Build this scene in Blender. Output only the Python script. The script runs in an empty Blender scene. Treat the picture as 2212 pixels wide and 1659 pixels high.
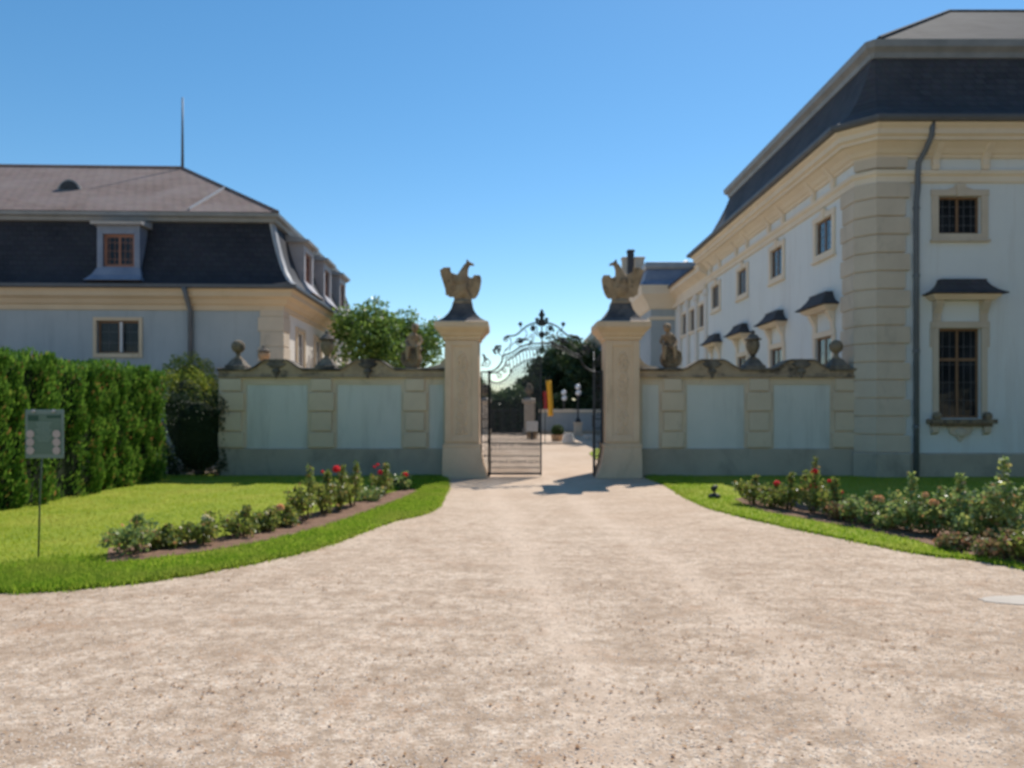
import bpy, bmesh, math, random
from mathutils import Vector, Matrix, geometry
random.seed(7)
C = bpy.context.scene.collection
S = bpy.context.scene
# ------------------------------------------------------------------ camera, sky, sun, exposure
F, CX, HY, H = 1580.0, 1106.0, 888.0, 1.6          # photo calibration (in 2212 px wide photo pixels)
def PX(x, Y): return (x - CX) / F * Y
def PZ(y, Y): return H + (HY - y) / F * Y
def GY(y): return F * H / (y - HY)
def GP(x, y):
    Y = GY(y); return (PX(x, Y), Y)

cam_d = bpy.data.cameras.new('camera'); cam = bpy.data.objects.new('camera', cam_d); C.objects.link(cam)
cam.location = (0, 0, H); cam.rotation_euler = (math.radians(90), 0, 0)
cam_d.sensor_width = 36; cam_d.lens = F / 2212 * 36
cam_d.shift_y = (HY - 829.5) / 2212
cam_d.clip_start = 0.05; cam_d.clip_end = 2000
cam_d.dof.use_dof = True; cam_d.dof.focus_distance = 0.8; cam_d.dof.aperture_fstop = 7.4
S.camera = cam

SUN_EL, SUN_ROT = 51.0, 27.0
w = bpy.data.worlds.new('World'); S.world = w; w.use_nodes = True
nt = w.node_tree; bg = nt.nodes['Background']
sky = nt.nodes.new('ShaderNodeTexSky'); sky.sky_type = 'NISHITA'; sky.sun_disc = False
sky.sun_elevation = math.radians(SUN_EL); sky.sun_rotation = math.radians(SUN_ROT)
sky.air_density = 1.0; sky.dust_density = 0.1; sky.ozone_density = 2.2; sky.altitude = 100
hsv = nt.nodes.new('ShaderNodeHueSaturation'); hsv.inputs['Saturation'].default_value = 1.25; hsv.inputs['Hue'].default_value = 0.492
nt.links.new(sky.outputs[0], hsv.inputs['Color']); nt.links.new(hsv.outputs[0], bg.inputs[0]); bg.inputs[1].default_value = 0.14
sl = bpy.data.lights.new('sun', 'SUN'); sl.energy = 4.9; sl.angle = math.radians(0.53); sl.color = (1.0, 0.95, 0.87)
so = bpy.data.objects.new('sun', sl); C.objects.link(so)
e, r_ = math.radians(SUN_EL), math.radians(SUN_ROT)
sv = Vector((math.cos(e)*math.sin(r_), math.cos(e)*math.cos(r_), math.sin(e)))
so.rotation_euler = sv.to_track_quat('Z', 'Y').to_euler(); so.location = (0, 0, 30)
S.view_settings.view_transform = 'Standard'; S.view_settings.look = 'None'
S.view_settings.exposure = 0.0; S.view_settings.gamma = 1.0
S.cycles.max_bounces = 6; S.cycles.use_denoising = True

# ------------------------------------------------------------------ materials
def new_mat(name):
    m = bpy.data.materials.new(name); m.use_nodes = True
    n = m.node_tree.nodes; b = n['Principled BSDF']
    return m, m.node_tree, b
def add_noise(t, scale, detail=5, rough=0.6, vec=None, dist=0.0):
    n = t.nodes.new('ShaderNodeTexNoise'); n.inputs['Scale'].default_value = scale
    n.inputs['Detail'].default_value = detail; n.inputs['Roughness'].default_value = rough
    n.inputs['Distortion'].default_value = dist
    if vec is not None: t.links.new(vec, n.inputs['Vector'])
    return n
def objco(t, sc=(1, 1, 1)):
    tc = t.nodes.new('ShaderNodeTexCoord'); mp = t.nodes.new('ShaderNodeMapping')
    mp.inputs['Scale'].default_value = sc
    t.links.new(tc.outputs['Object'], mp.inputs['Vector']); return mp.outputs[0]
def ramp(t, fac, stops):
    r = t.nodes.new('ShaderNodeValToRGB'); els = r.color_ramp.elements
    while len(els) < len(stops): els.new(0.5)
    for el, (p, c) in zip(els, stops): el.position = p; el.color = (*c, 1)
    t.links.new(fac, r.inputs[0]); return r.outputs[0]
def mixc(t, fac, a, b, mode='MIX'):
    m = t.nodes.new('ShaderNodeMix'); m.data_type = 'RGBA'; m.blend_type = mode
    if hasattr(fac, 'links') or hasattr(fac, 'is_output'): t.links.new(fac, m.inputs[0])
    else: m.inputs[0].default_value = fac
    for i, v in ((6, a), (7, b)):
        if isinstance(v, tuple): m.inputs[i].default_value = (*v, 1)
        else: t.links.new(v, m.inputs[i])
    return m.outputs[2]
def bump(t, b, h, strength, dist=0.02):
    n = t.nodes.new('ShaderNodeBump'); n.inputs['Strength'].default_value = strength
    n.inputs['Distance'].default_value = dist
    t.links.new(h, n.inputs['Height']); t.links.new(n.outputs[0], b.inputs['Normal'])
def surf(name, c1, c2, scale=1.2, rough=0.85, bs=25, bstr=0.3, stain=None, stain_scale=(1.2, 1.2, .35), stain_lo=.55, stain_hi=.72, metal=0, spec=0.3):
    m, t, b = new_mat(name)
    v = objco(t); n = add_noise(t, scale, 6, .65, v)
    col = ramp(t, n.outputs['Fac'], [(.32, c1), (.68, c2)])
    if stain:
        n2 = add_noise(t, 1.6, 6, .7, objco(t, stain_scale), .4)
        f = ramp(t, n2.outputs['Fac'], [(stain_lo, (0, 0, 0)), (stain_hi, (1, 1, 1))])
        col = mixc(t, f, col, stain)
    t.links.new(col, b.inputs['Base Color'])
    b.inputs['Roughness'].default_value = rough; b.inputs['Metallic'].default_value = metal
    b.inputs['Specular IOR Level'].default_value = spec
    n3 = add_noise(t, bs, 4, .6, v); bump(t, b, n3.outputs['Fac'], bstr)
    return m
def slate(name, c1, c2, course=0.16, width=.28, rough=.6, patch=None, spec=.35, mort=.012):
    m, t, b = new_mat(name)
    tc = t.nodes.new('ShaderNodeTexCoord'); sp = t.nodes.new('ShaderNodeSeparateXYZ'); t.links.new(tc.outputs['Object'], sp.inputs[0])
    ad = t.nodes.new('ShaderNodeMath'); ad.operation = 'ADD'; t.links.new(sp.outputs[0], ad.inputs[0]); t.links.new(sp.outputs[1], ad.inputs[1])
    cb = t.nodes.new('ShaderNodeCombineXYZ'); t.links.new(ad.outputs[0], cb.inputs[0]); t.links.new(sp.outputs[2], cb.inputs[1])
    br = t.nodes.new('ShaderNodeTexBrick'); t.links.new(cb.outputs[0], br.inputs['Vector'])
    br.inputs['Scale'].default_value = 1; br.inputs['Brick Width'].default_value = width; br.inputs['Row Height'].default_value = course
    br.inputs['Mortar Size'].default_value = mort; br.inputs['Mortar Smooth'].default_value = .4
    br.inputs['Color1'].default_value = (*c1, 1); br.inputs['Color2'].default_value = (*c2, 1)
    br.inputs['Mortar'].default_value = (*[x*.45 for x in c1], 1)
    n = add_noise(t, .55, 6, .65, objco(t), .3)
    col = mixc(t, ramp(t, n.outputs['Fac'], [(.3, (0, 0, 0)), (.75, (.75, .75, .75))]), br.outputs['Color'], patch or tuple(x*1.5 for x in c2))
    n2 = add_noise(t, 9, 3, .6, objco(t)); col = mixc(t, .25, col, n2.outputs['Color'], 'SOFT_LIGHT')
    t.links.new(col, b.inputs['Base Color']); b.inputs['Roughness'].default_value = rough; b.inputs['Specular IOR Level'].default_value = spec
    bump(t, b, br.outputs['Fac'], -.8, .03)
    return m
def leaf_mat(name, stops, rough=.45, trans=.35, spec=.4, dry=None):
    m, t, b = new_mat(name)
    g = t.nodes.new('ShaderNodeNewGeometry'); col = ramp(t, g.outputs['Random Per Island'], stops)
    if dry:
        pn = add_noise(t, .9, 5, .65, objco(t), .4); col = mixc(t, ramp(t, pn.outputs['Fac'], [(.45, (0, 0, 0)), (.68, (.85, .85, .85))]), col, dry)
    t.links.new(col, b.inputs['Base Color']); b.inputs['Roughness'].default_value = rough; b.inputs['Specular IOR Level'].default_value = spec
    tr = t.nodes.new('ShaderNodeBsdfTranslucent'); mx = t.nodes.new('ShaderNodeMixShader')
    hs = t.nodes.new('ShaderNodeHueSaturation'); hs.inputs['Value'].default_value = 1.5; hs.inputs['Hue'].default_value = .48
    t.links.new(col, hs.inputs['Color']); t.links.new(hs.outputs[0], tr.inputs[0])
    mx.inputs[0].default_value = trans
    t.links.new(b.outputs[0], mx.inputs[1]); t.links.new(tr.outputs[0], mx.inputs[2])
    t.links.new(mx.outputs[0], t.nodes['Material Output'].inputs[0])
    return m

M = {}
M['plaster'] = surf('plaster', (.635, .665, .66), (.70, .725, .715), .45, .9, 60, .2, (.56, .555, .53), (1.3, 1.3, .13), .52, .8)
M['panel'] = surf('panel', (.60, .60, .545), (.67, .66, .60), .7, .9, 60, .2, (.49, .485, .435), (1.5, 1.5, .2), .5, .78)
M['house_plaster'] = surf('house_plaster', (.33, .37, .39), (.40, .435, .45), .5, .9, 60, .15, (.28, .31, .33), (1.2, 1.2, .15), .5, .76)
M['sunlit_plaster'] = surf('sunlit_plaster', (.70, .66, .60), (.78, .73, .67), .6, .9, 60, .15)  # whiter than the front wall: sunlight on this side is put into the colour
M['cream'] = surf('cream', (.70, .59, .455), (.77, .66, .515), .8, .85, 40, .15, (.44, .35, .235), (.8, .8, .3), .6, .85)
M['pillar_stone'] = surf('pillar_stone', (.68, .485, .325), (.78, .575, .395), 1.1, .9, 35, .3, (.50, .355, .235), (1, 1, .4), .55, .8)
M['house_cream'] = surf('house_cream', (.56, .445, .31), (.63, .51, .365), .8, .85, 40, .15, (.42, .31, .18), (.8, .8, .3), .6, .85)
M['stone'] = surf('stone', (.52, .44, .345), (.61, .52, .41), 1.1, .9, 35, .3, (.33, .29, .23), (1, 1, .4), .55, .8)
M['wall_stone'] = surf('wall_stone', (.60, .485, .355), (.69, .565, .415), 1.1, .9, 35, .3, (.34, .27, .195), (.9, .9, .3), .56, .78)
M['plinth'] = surf('plinth', (.39, .33, .26), (.49, .42, .335), .9, .92, 30, .35, (.21, .19, .16), (.7, .7, .5), .5, .8)
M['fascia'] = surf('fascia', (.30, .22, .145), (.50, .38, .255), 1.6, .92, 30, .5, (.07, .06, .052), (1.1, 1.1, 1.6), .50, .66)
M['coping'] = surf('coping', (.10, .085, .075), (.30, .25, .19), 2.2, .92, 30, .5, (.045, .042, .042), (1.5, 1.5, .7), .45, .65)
M['weathered'] = surf('weathered', (.17, .135, .095), (.34, .26, .17), 3, .92, 30, .6, (.045, .042, .04), (2, 2, 1), .48, .64)
M['sculpt'] = surf('sculpt', (.29, .195, .115), (.47, .33, .205), 4, .9, 22, .8, (.07, .058, .048), (3, 3, 2), .52, .68)
M['lead_cap'] = surf('lead_cap', (.07, .065, .07), (.17, .145, .13), 3, .85, 30, .3, (.035, .035, .04), (2, 2, .5), .5, .7)
M['slate'] = slate('slate', (.040, .038, .042), (.066, .062, .066), .17, .26, .75, (.085, .08, .083), .2)
M['slate_up'] = slate('slate_up', (.045, .042, .044), (.105, .098, .097), .15, .30, .9, (.10, .094, .09), .1, .022)
M['house_slate'] = slate('house_slate', (.018, .018, .024), (.032, .031, .037), .16, .26, .7, (.045, .044, .05), .25)
M['house_tile'] = slate('house_tile', (.205, .138, .112), (.265, .182, .148), .15, .3, .8, (.31, .25, .23), .2, .018)
M['pav_tile'] = slate('pav_tile', (.27, .23, .225), (.32, .275, .265), .2, .4, .75)
M['metal'] = surf('metal', (.20, .21, .215), (.27, .28, .285), 2, .5, 20, .1)
M['gutter'] = surf('gutter', (.085, .09, .10), (.12, .125, .135), 2, .5, 20, .1)
M['pipe'] = surf('pipe', (.11, .125, .145), (.15, .165, .185), 2, .55, 20, .1)
M['flash'] = surf('flash', (.32, .32, .33), (.42, .41, .41), 3, .5, 20, .1)
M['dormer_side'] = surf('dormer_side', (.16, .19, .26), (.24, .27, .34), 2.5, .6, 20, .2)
M['dormer_lit'] = surf('dormer_lit', (.40, .37, .38), (.50, .46, .46), 2.5, .6, 20, .2)  # sun-facing dormers: sunlight put in as a paler copy of the dormer colour
M['brown'] = surf('brown', (.17, .10, .058), (.23, .135, .075), 3, .6, 40, .2)
M['redwood'] = surf('redwood', (.25, .115, .08), (.32, .15, .10), 3, .65, 40, .2)
M['white_frame'] = surf('white_frame', (.55, .55, .55), (.65, .65, .65), 3, .6, 40, .1)
M['iron'] = surf('iron', (.028, .03, .033), (.055, .056, .06), 6, .55, 60, .2)
M['bronze_green'] = surf('bronze_green', (.03, .035, .03), (.05, .055, .045), 6, .6, 60, .2)
M['stake_green'] = surf('stake_green', (.06, .085, .06), (.09, .12, .085), 6, .5, 60, .2)
M['white'] = surf('white', (.72, .72, .70), (.80, .80, .78), 2, .6, 30, .1)
M['slab'] = surf('slab', (.50, .43, .36), (.58, .51, .43), 4, .85, 30, .3)
M['white_stone'] = surf('white_stone', (.58, .55, .50), (.68, .65, .6), 2, .8, 30, .2)
M['wood'] = surf('wood', (.36, .22, .10), (.46, .29, .14), 3, .7, 30, .3)
M['terracotta'] = surf('terracotta', (.42, .26, .15), (.5, .33, .2), 3, .8, 30, .3)
M['sign_green'] = surf('sign_green', (.045, .11, .08), (.06, .13, .095), 4, .35, 30, .05, spec=.6)
M['sign_edge'] = surf('sign_edge', (.13, .19, .17), (.18, .24, .215), 4, .4, 30, .05)
M['sign_icon'] = surf('sign_icon', (.40, .32, .31), (.50, .41, .39), 6, .5, 30, .05)
M['sign_dark'] = surf('sign_dark', (.02, .07, .045), (.03, .08, .055), 6, .5, 30, .05)
M['text_pale'] = surf('text_pale', (.17, .25, .22), (.2, .28, .25), 6, .5, 30, .05)
M['yellow'] = surf('yellow', (.80, .40, .035), (.88, .47, .05), 2, .7, 20, .1)
M['red'] = surf('red', (.45, .035, .045), (.55, .05, .06), 2, .7, 20, .1)
M['globe'] = surf('globe', (.75, .75, .77), (.82, .82, .84), 2, .2, 20, .0, spec=.6)
M['bark'] = surf('bark', (.07, .05, .035), (.13, .10, .07), 6, .95, 20, .8)
M['cane'] = surf('cane', (.10, .085, .035), (.17, .11, .06), 8, .8, 40, .3)
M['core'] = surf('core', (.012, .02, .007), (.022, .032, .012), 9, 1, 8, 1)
m, t, b = new_mat('glass'); n = add_noise(t, 1.5, 2, .5, objco(t))
t.links.new(ramp(t, n.outputs['Fac'], [(.35, (.012, .014, .018)), (.7, (.03, .033, .04))]), b.inputs['Base Color'])
b.inputs['Roughness'].default_value = .06; b.inputs['IOR'].default_value = 1.5; b.inputs['Specular IOR Level'].default_value = .18
n = add_noise(t, 2.5, 2, .5, objco(t)); bump(t, b, n.outputs['Fac'], .1, .05); M['glass'] = m
m2 = m.copy(); m2.name = 'reflective_glass'; m2.node_tree.nodes['Principled BSDF'].inputs['IOR'].default_value = 2.4; m2.node_tree.nodes['Principled BSDF'].inputs['Specular IOR Level'].default_value = .5; M['reflective_glass'] = m2  # copy of the glass, reflection raised so side windows show more sky
M['leaf_thuja'] = leaf_mat('leaf_thuja', [(0, (.03, .09, .014)), (.45, (.085, .20, .028)), (.93, (.17, .32, .045)), (.96, (.24, .26, .06)), (1, (.40, .17, .07))], .6, .35, .2)
M['leaf_gold'] = leaf_mat('leaf_gold', [(0, (.07, .13, .018)), (.5, (.18, .25, .03)), (1, (.40, .42, .05))], .6, .3, .3)
M['leaf_dark'] = leaf_mat('leaf_dark', [(0, (.012, .03, .012)), (1, (.03, .06, .02))], .6, .2, .3)
M['leaf_tree'] = leaf_mat('leaf_tree', [(0, (.06, .13, .03)), (.6, (.11, .21, .04)), (1, (.22, .33, .06))], .4, .4, .5)
M['leaf_far'] = leaf_mat('leaf_far', [(0, (.02, .045, .018)), (1, (.06, .10, .032))], .5, .3, .4)
M['leaf_far_pale'] = leaf_mat('leaf_far_pale', [(0, (.06, .12, .045)), (1, (.14, .22, .075))], .5, .3, .4)
M['leaf_rose'] = leaf_mat('leaf_rose', [(0, (.09, .15, .03)), (.5, (.17, .23, .045)), (.85, (.28, .29, .07)), (1, (.34, .18, .08))], .42, .45, .6)
M['leaf_gloss'] = leaf_mat('leaf_gloss', [(0, (.10, .17, .05)), (.6, (.20, .30, .09)), (.86, (.38, .42, .12)), (1, (.48, .24, .11))], .4, .42, 1.0)
M['leaf_bronze'] = leaf_mat('leaf_bronze', [(0, (.10, .15, .04)), (.45, (.22, .22, .08)), (.75, (.34, .19, .10)), (1, (.40, .22, .12))], .5, .3, .4)
M['box_leaf'] = leaf_mat('box_leaf', [(0, (.03, .065, .015)), (1, (.07, .12, .03))], .5, .25, .4)
M['petal_red'] = leaf_mat('petal_red', [(0, (.70, .03, .03)), (1, (.85, .08, .07))], .6, .5)
M['petal_apricot'] = leaf_mat('petal_apricot', [(0, (.75, .42, .16)), (1, (.85, .58, .30))], .6, .3)
M['petal_cream'] = leaf_mat('petal_cream', [(0, (.75, .68, .35)), (1, (.82, .78, .55))], .6, .3)
M['grass'] = leaf_mat('grass_blade', [(0, (.20, .30, .022)), (.6, (.28, .38, .03)), (1, (.40, .43, .06))], .8, .5, .1, (.42, .40, .11))
M['grass_lush'] = leaf_mat('grass_lush', [(0, (.13, .26, .022)), (.6, (.21, .36, .03)), (1, (.34, .43, .06))], .8, .45, .1, (.27, .33, .06))
M['lawn'] = surf('lawn', (.20, .265, .022), (.31, .345, .033), .9, .95, 60, .4, (.34, .30, .06), (1.5, 1.5, 1), .58, .8)
M['soil'] = surf('soil', (.16, .088, .055), (.27, .16, .105), 6, .97, 25, 1.0, (.35, .22, .15), (4, 4, 4), .55, .75)
# gravel
m, t, b = new_mat('gravel'); v = objco(t)
big = add_noise(t, .3, 5, .6, v, .5); mid = add_noise(t, 2.0, 9, .72, objco(t, (.7, 1.3, 1)), .5); fine = add_noise(t, 8, 8, .8, v); sm = add_noise(t, 38, 4, .7, v)
vo = t.nodes.new('ShaderNodeTexVoronoi'); vo.inputs['Scale'].default_value = 55; t.links.new(v, vo.inputs['Vector'])
sp = t.nodes.new('ShaderNodeSeparateXYZ'); tc = t.nodes.new('ShaderNodeTexCoord'); t.links.new(tc.outputs['Object'], sp.inputs[0])
mr = t.nodes.new('ShaderNodeMapRange'); t.links.new(sp.outputs[1], mr.inputs[0])      # the drive is swept finer towards the gate
for i_, q in ((1, 3.0), (2, 13.0), (3, 1.0), (4, .4)): mr.inputs[i_].default_value = q
def amt(f):
    q = t.nodes.new('ShaderNodeMath'); q.operation = 'MULTIPLY'; t.links.new(f, q.inputs[0]); t.links.new(mr.outputs[0], q.inputs[1]); return q.outputs[0]
col = ramp(t, big.outputs['Fac'], [(.36, (.57, .43, .325)), (.5, (.64, .505, .395)), (.66, (.70, .57, .455))])
hs = t.nodes.new('ShaderNodeSeparateColor'); t.links.new(vo.outputs['Color'], hs.inputs[0])
peb = ramp(t, hs.outputs[0], [(0, (.40, .32, .25)), (.3, (.60, .48, .385)), (.7, (.70, .59, .49)), (.93, (.82, .74, .65)), (1, (.50, .30, .18))])
col = mixc(t, amt(ramp(t, sm.outputs['Fac'], [(.3, (.4, .4, .4)), (.6, (.85, .85, .85))])), col, peb)
col = mixc(t, amt(ramp(t, mid.outputs['Fac'], [(.40, (.62, .62, .62)), (.54, (0, 0, 0))])), col, (.34, .245, .175))
col = mixc(t, amt(ramp(t, fine.outputs['Fac'], [(.42, (.8, .8, .8)), (.54, (0, 0, 0))])), col, (.33, .245, .18))
rn = add_noise(t, 1.5, 9, .75, objco(t, (1.1, 1.6, 1)), .6)
col = mixc(t, amt(ramp(t, rn.outputs['Fac'], [(.54, (0, 0, 0)), (.66, (.5, .5, .5))])), col, (.43, .26, .16))
tr_n = add_noise(t, .5, 4, .6, v); ad = t.nodes.new('ShaderNodeMath'); ad.operation = 'MULTIPLY_ADD'; ad.inputs[1].default_value = .075; t.links.new(sp.outputs[1], ad.inputs[0]); t.links.new(sp.outputs[0], ad.inputs[2])
ad2 = t.nodes.new('ShaderNodeMath'); ad2.operation = 'MULTIPLY_ADD'; ad2.inputs[1].default_value = .9; t.links.new(tr_n.outputs['Fac'], ad2.inputs[0]); t.links.new(ad.outputs[0], ad2.inputs[2])
m3 = t.nodes.new('ShaderNodeMapRange'); t.links.new(ad2.outputs[0], m3.inputs[0]); m3.inputs[1].default_value = -2; m3.inputs[2].default_value = 6
tk = ramp(t, m3.outputs[0], [(.36, (0, 0, 0)), (.40, (1, 1, 1)), (.44, (0, 0, 0)), (.54, (0, 0, 0)), (.58, (1, 1, 1)), (.62, (0, 0, 0))])
q = t.nodes.new('ShaderNodeMath'); q.operation = 'MULTIPLY'; q.inputs[1].default_value = .45; t.links.new(tk, q.inputs[0])
col = mixc(t, q.outputs[0], col, (.72, .585, .475))
col = mixc(t, 1.0, col, (.965, .92, .86), 'MULTIPLY')
t.links.new(col, b.inputs['Base Color']); b.inputs['Roughness'].default_value = .95; b.inputs['Specular IOR Level'].default_value = .15
mh = t.nodes.new('ShaderNodeMath'); mh.operation = 'MULTIPLY_ADD'; mh.inputs[1].default_value = -.5
t.links.new(vo.outputs['Distance'], mh.inputs[0]); t.links.new(fine.outputs['Fac'], mh.inputs[2])
bump(t, b, mh.outputs[0], .35, .02); M['gravel'] = m
M['dry_leaf'] = leaf_mat('dry_leaf', [(0, (.20, .11, .06)), (.5, (.32, .19, .10)), (1, (.42, .27, .15))], .9, .2, .2)
M['pebble'] = leaf_mat('pebble', [(0, (.48, .37, .28)), (.25, (.58, .45, .35)), (.7, (.68, .55, .44)), (.9, (.78, .68, .57)), (.96, (.48, .38, .30)), (1, (.46, .26, .14))], .9, 0, .2)

# ------------------------------------------------------------------ mesh helpers
class MB:
    def __init__(s): s.v = []; s.f = []
    def add(s, vs, fs):
        o = len(s.v); s.v += [tuple(p) for p in vs]; s.f += [tuple(i + o for i in f) for f in fs]
    def box(s, x0, x1, y0, y1, z0, z1):
        s.add([(x0,y0,z0),(x1,y0,z0),(x1,y1,z0),(x0,y1,z0),(x0,y0,z1),(x1,y0,z1),(x1,y1,z1),(x0,y1,z1)],
              [(0,3,2,1),(4,5,6,7),(0,1,5,4),(1,2,6,5),(2,3,7,6),(3,0,4,7)])
    def loft(s, rings, cap=True, closed=True):
        n = len(rings[0]); vs = [p for r in rings for p in r]; fs = []
        for i in range(len(rings)-1):
            for j in range(n if closed else n-1):
                a, b2 = i*n+j, i*n+(j+1) % n; fs.append((a, b2, b2+n, a+n))
        if cap: fs += [tuple(range(n))[::-1], tuple(range((len(rings)-1)*n, len(rings)*n))]
        s.add(vs, fs)
    def prism(s, poly, plane, d0, d1):
        # poly 2d; plane 'xz' extrudes along y, 'yz' along x, 'xy' along z
        def P(p, d): return {'xz': (p[0], d, p[1]), 'yz': (d, p[0], p[1]), 'xy': (p[0], p[1], d)}[plane]
        s.loft([[P(p, d0) for p in poly], [P(p, d1) for p in poly]])
    def lathe(s, prof, cx, cy, n=20):
        s.loft([[(cx + r*math.cos(2*math.pi*k/n), cy + r*math.sin(2*math.pi*k/n), z) for k in range(n)] for r, z in prof])
    def sqlathe(s, prof, cx, cy):
        s.loft([[(cx+a*r, cy+b2*r, z) for a, b2 in ((-1,-1),(1,-1),(1,1),(-1,1))] for r, z in prof])
    def tube(s, pts, r, n=6, taper=None):
        pts = [Vector(p) for p in pts]; rings = []
        for i, p in enumerate(pts):
            d = (pts[min(i+1, len(pts)-1)] - pts[max(i-1, 0)]).normalized()
            a = d.orthogonal().normalized() if i == 0 else (pa - d*pa.dot(d)).normalized()
            pa = a; b2 = d.cross(a); rr = r if taper is None else r + (taper-r)*i/(len(pts)-1)
            if isinstance(r, (list, tuple)): rr = r[i]
            rings.append([p + a*math.cos(2*math.pi*k/n)*rr + b2*math.sin(2*math.pi*k/n)*rr for k in range(n)])
        s.loft(rings)
    def ell(s, c, rx, ry, rz, nu=14, nv=9, rot=None):
        rings = []
        for i in range(nv+1):
            th = math.pi*i/nv; sr = max(math.sin(th), .02); rings.append([])
            for k in range(nu):
                p = Vector((rx*sr*math.cos(2*math.pi*k/nu), ry*sr*math.sin(2*math.pi*k/nu), -rz*math.cos(th)))
                if rot: p = rot @ p
                rings[-1].append(p + Vector(c))
        s.loft(rings)
    def leaf(s, p, a, b2, L, W):
        p = Vector(p); o = len(s.v)
        s.v += [tuple(p - a*L/2), tuple(p + b2*W/2), tuple(p + a*L/2), tuple(p - b2*W/2)]; s.f.append((o, o+1, o+2, o+3))
    def sweep(s, paths, prof, closed=False, cap=True, surface=False):
        # paths: one plan polyline, or one per profile point; outward = left of travel
        rings = []
        if not isinstance(paths[0][0], (tuple, list)): paths = [paths]*len(prof)
        for path, (o, z) in zip(paths, prof):
            row = []; n = len(path)
            for i in range(n):
                p = Vector(path[i])
                def nrm(a, b2):
                    d = (Vector(b2) - Vector(a)).normalized(); return Vector((-d.y, d.x))
                n1 = nrm(path[i-1], path[i]) if i > 0 else None
                n2 = nrm(path[i], path[i+1]) if i < n-1 else None
                if n1 is None: q = n2
                elif n2 is None: q = n1
                else: q = (n1 + n2) / (1 + n1.dot(n2))
                row.append((p.x + q.x*o, p.y + q.y*o, z))
            rings.append(row)
        k = len(rings[0]); cols = [[rings[j][i] for j in range(len(prof))] for i in range(k)]
        s.loft(cols, cap=cap and not surface, closed=not surface)
    def tr(s, fn): s.v = [tuple(fn(*p)) for p in s.v]; return s
    def mesh(s, name):
        me = bpy.data.meshes.new(name); me.from_pydata(s.v, [], s.f); return me
    def build(s, name, mat, parent=None, smooth=False, bev=0, world=True, normals=True, angle=None):
        me = s.mesh(name)
        if normals:
            bm = bmesh.new(); bm.from_mesh(me); bmesh.ops.recalc_face_normals(bm, faces=bm.faces); bm.to_mesh(me); bm.free()
        me.materials.append(mat)
        o = bpy.data.objects.new(name, me); C.objects.link(o)
        if smooth:
            me.polygons.foreach_set('use_smooth', [True]*len(me.polygons))
            if angle: me.set_sharp_from_angle(angle=math.radians(angle))
        if bev:
            bv = o.modifiers.new('bevel', 'BEVEL'); bv.width = bev; bv.segments = 2; bv.limit_method = 'ANGLE'; bv.angle_limit = math.radians(40)
        if parent: attach(o, parent, world)
        return o
def attach(o, parent, world=True):
    o.parent = parent
    if world:
        mw = Matrix.Identity(4); p = parent; chain = []
        while p: chain.append(p); p = p.parent
        for q in reversed(chain): mw = mw @ q.matrix_parent_inverse @ Matrix.LocRotScale(q.location, q.rotation_euler, q.scale)
        o.matrix_parent_inverse = mw.inverted()
def remeshed(mb, name, mat, voxel, parent=None, world=True, smooth_it=2):
    me = mb.mesh(name); bm = bmesh.new(); bm.from_mesh(me); bmesh.ops.recalc_face_normals(bm, faces=bm.faces); bm.to_mesh(me); bm.free()
    o = bpy.data.objects.new(name, me); C.objects.link(o)
    md = o.modifiers.new('r', 'REMESH'); md.mode = 'VOXEL'; md.voxel_size = voxel
    if smooth_it:
        sm2 = o.modifiers.new('s', 'SMOOTH'); sm2.iterations = smooth_it; sm2.factor = .5
    dg = bpy.context.evaluated_depsgraph_get(); ev = o.evaluated_get(dg)
    nm = bpy.data.meshes.new_from_object(ev); o.modifiers.clear(); o.data = nm; nm.name = name
    nm.materials.clear(); nm.materials.append(mat); nm.polygons.foreach_set('use_smooth', [True]*len(nm.polygons))
    if parent: attach(o, parent, world)
    return o
def tag(o, label=None, cat=None, group=None, kind=None):
    if label: o['label'] = label
    if cat: o['category'] = cat
    if group: o['group'] = group
    if kind: o['kind'] = kind
    return o
def thing(name, label, cat, loc=(0, 0, 0), rz=0, group=None):
    o = bpy.data.objects.new(name, None); C.objects.link(o); o.location = loc; o.rotation_euler = (0, 0, rz); o.empty_display_size = .2
    return tag(o, label, cat, group)
def rvec():
    while True:
        p = Vector((random.uniform(-1, 1), random.uniform(-1, 1), random.uniform(-1, 1)))
        if .01 < p.length_squared < 1: return p.normalized()
def leaf_at(mb, p, L, W, up=.3):
    a = rvec(); b2 = rvec(); b2 = (b2 - a*b2.dot(a)).normalized()
    if up: a = (a + Vector((0, 0, up))).normalized(); b2 = (b2 - a*b2.dot(a)).normalized()
    mb.leaf(p, a, b2, L, W)

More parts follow.
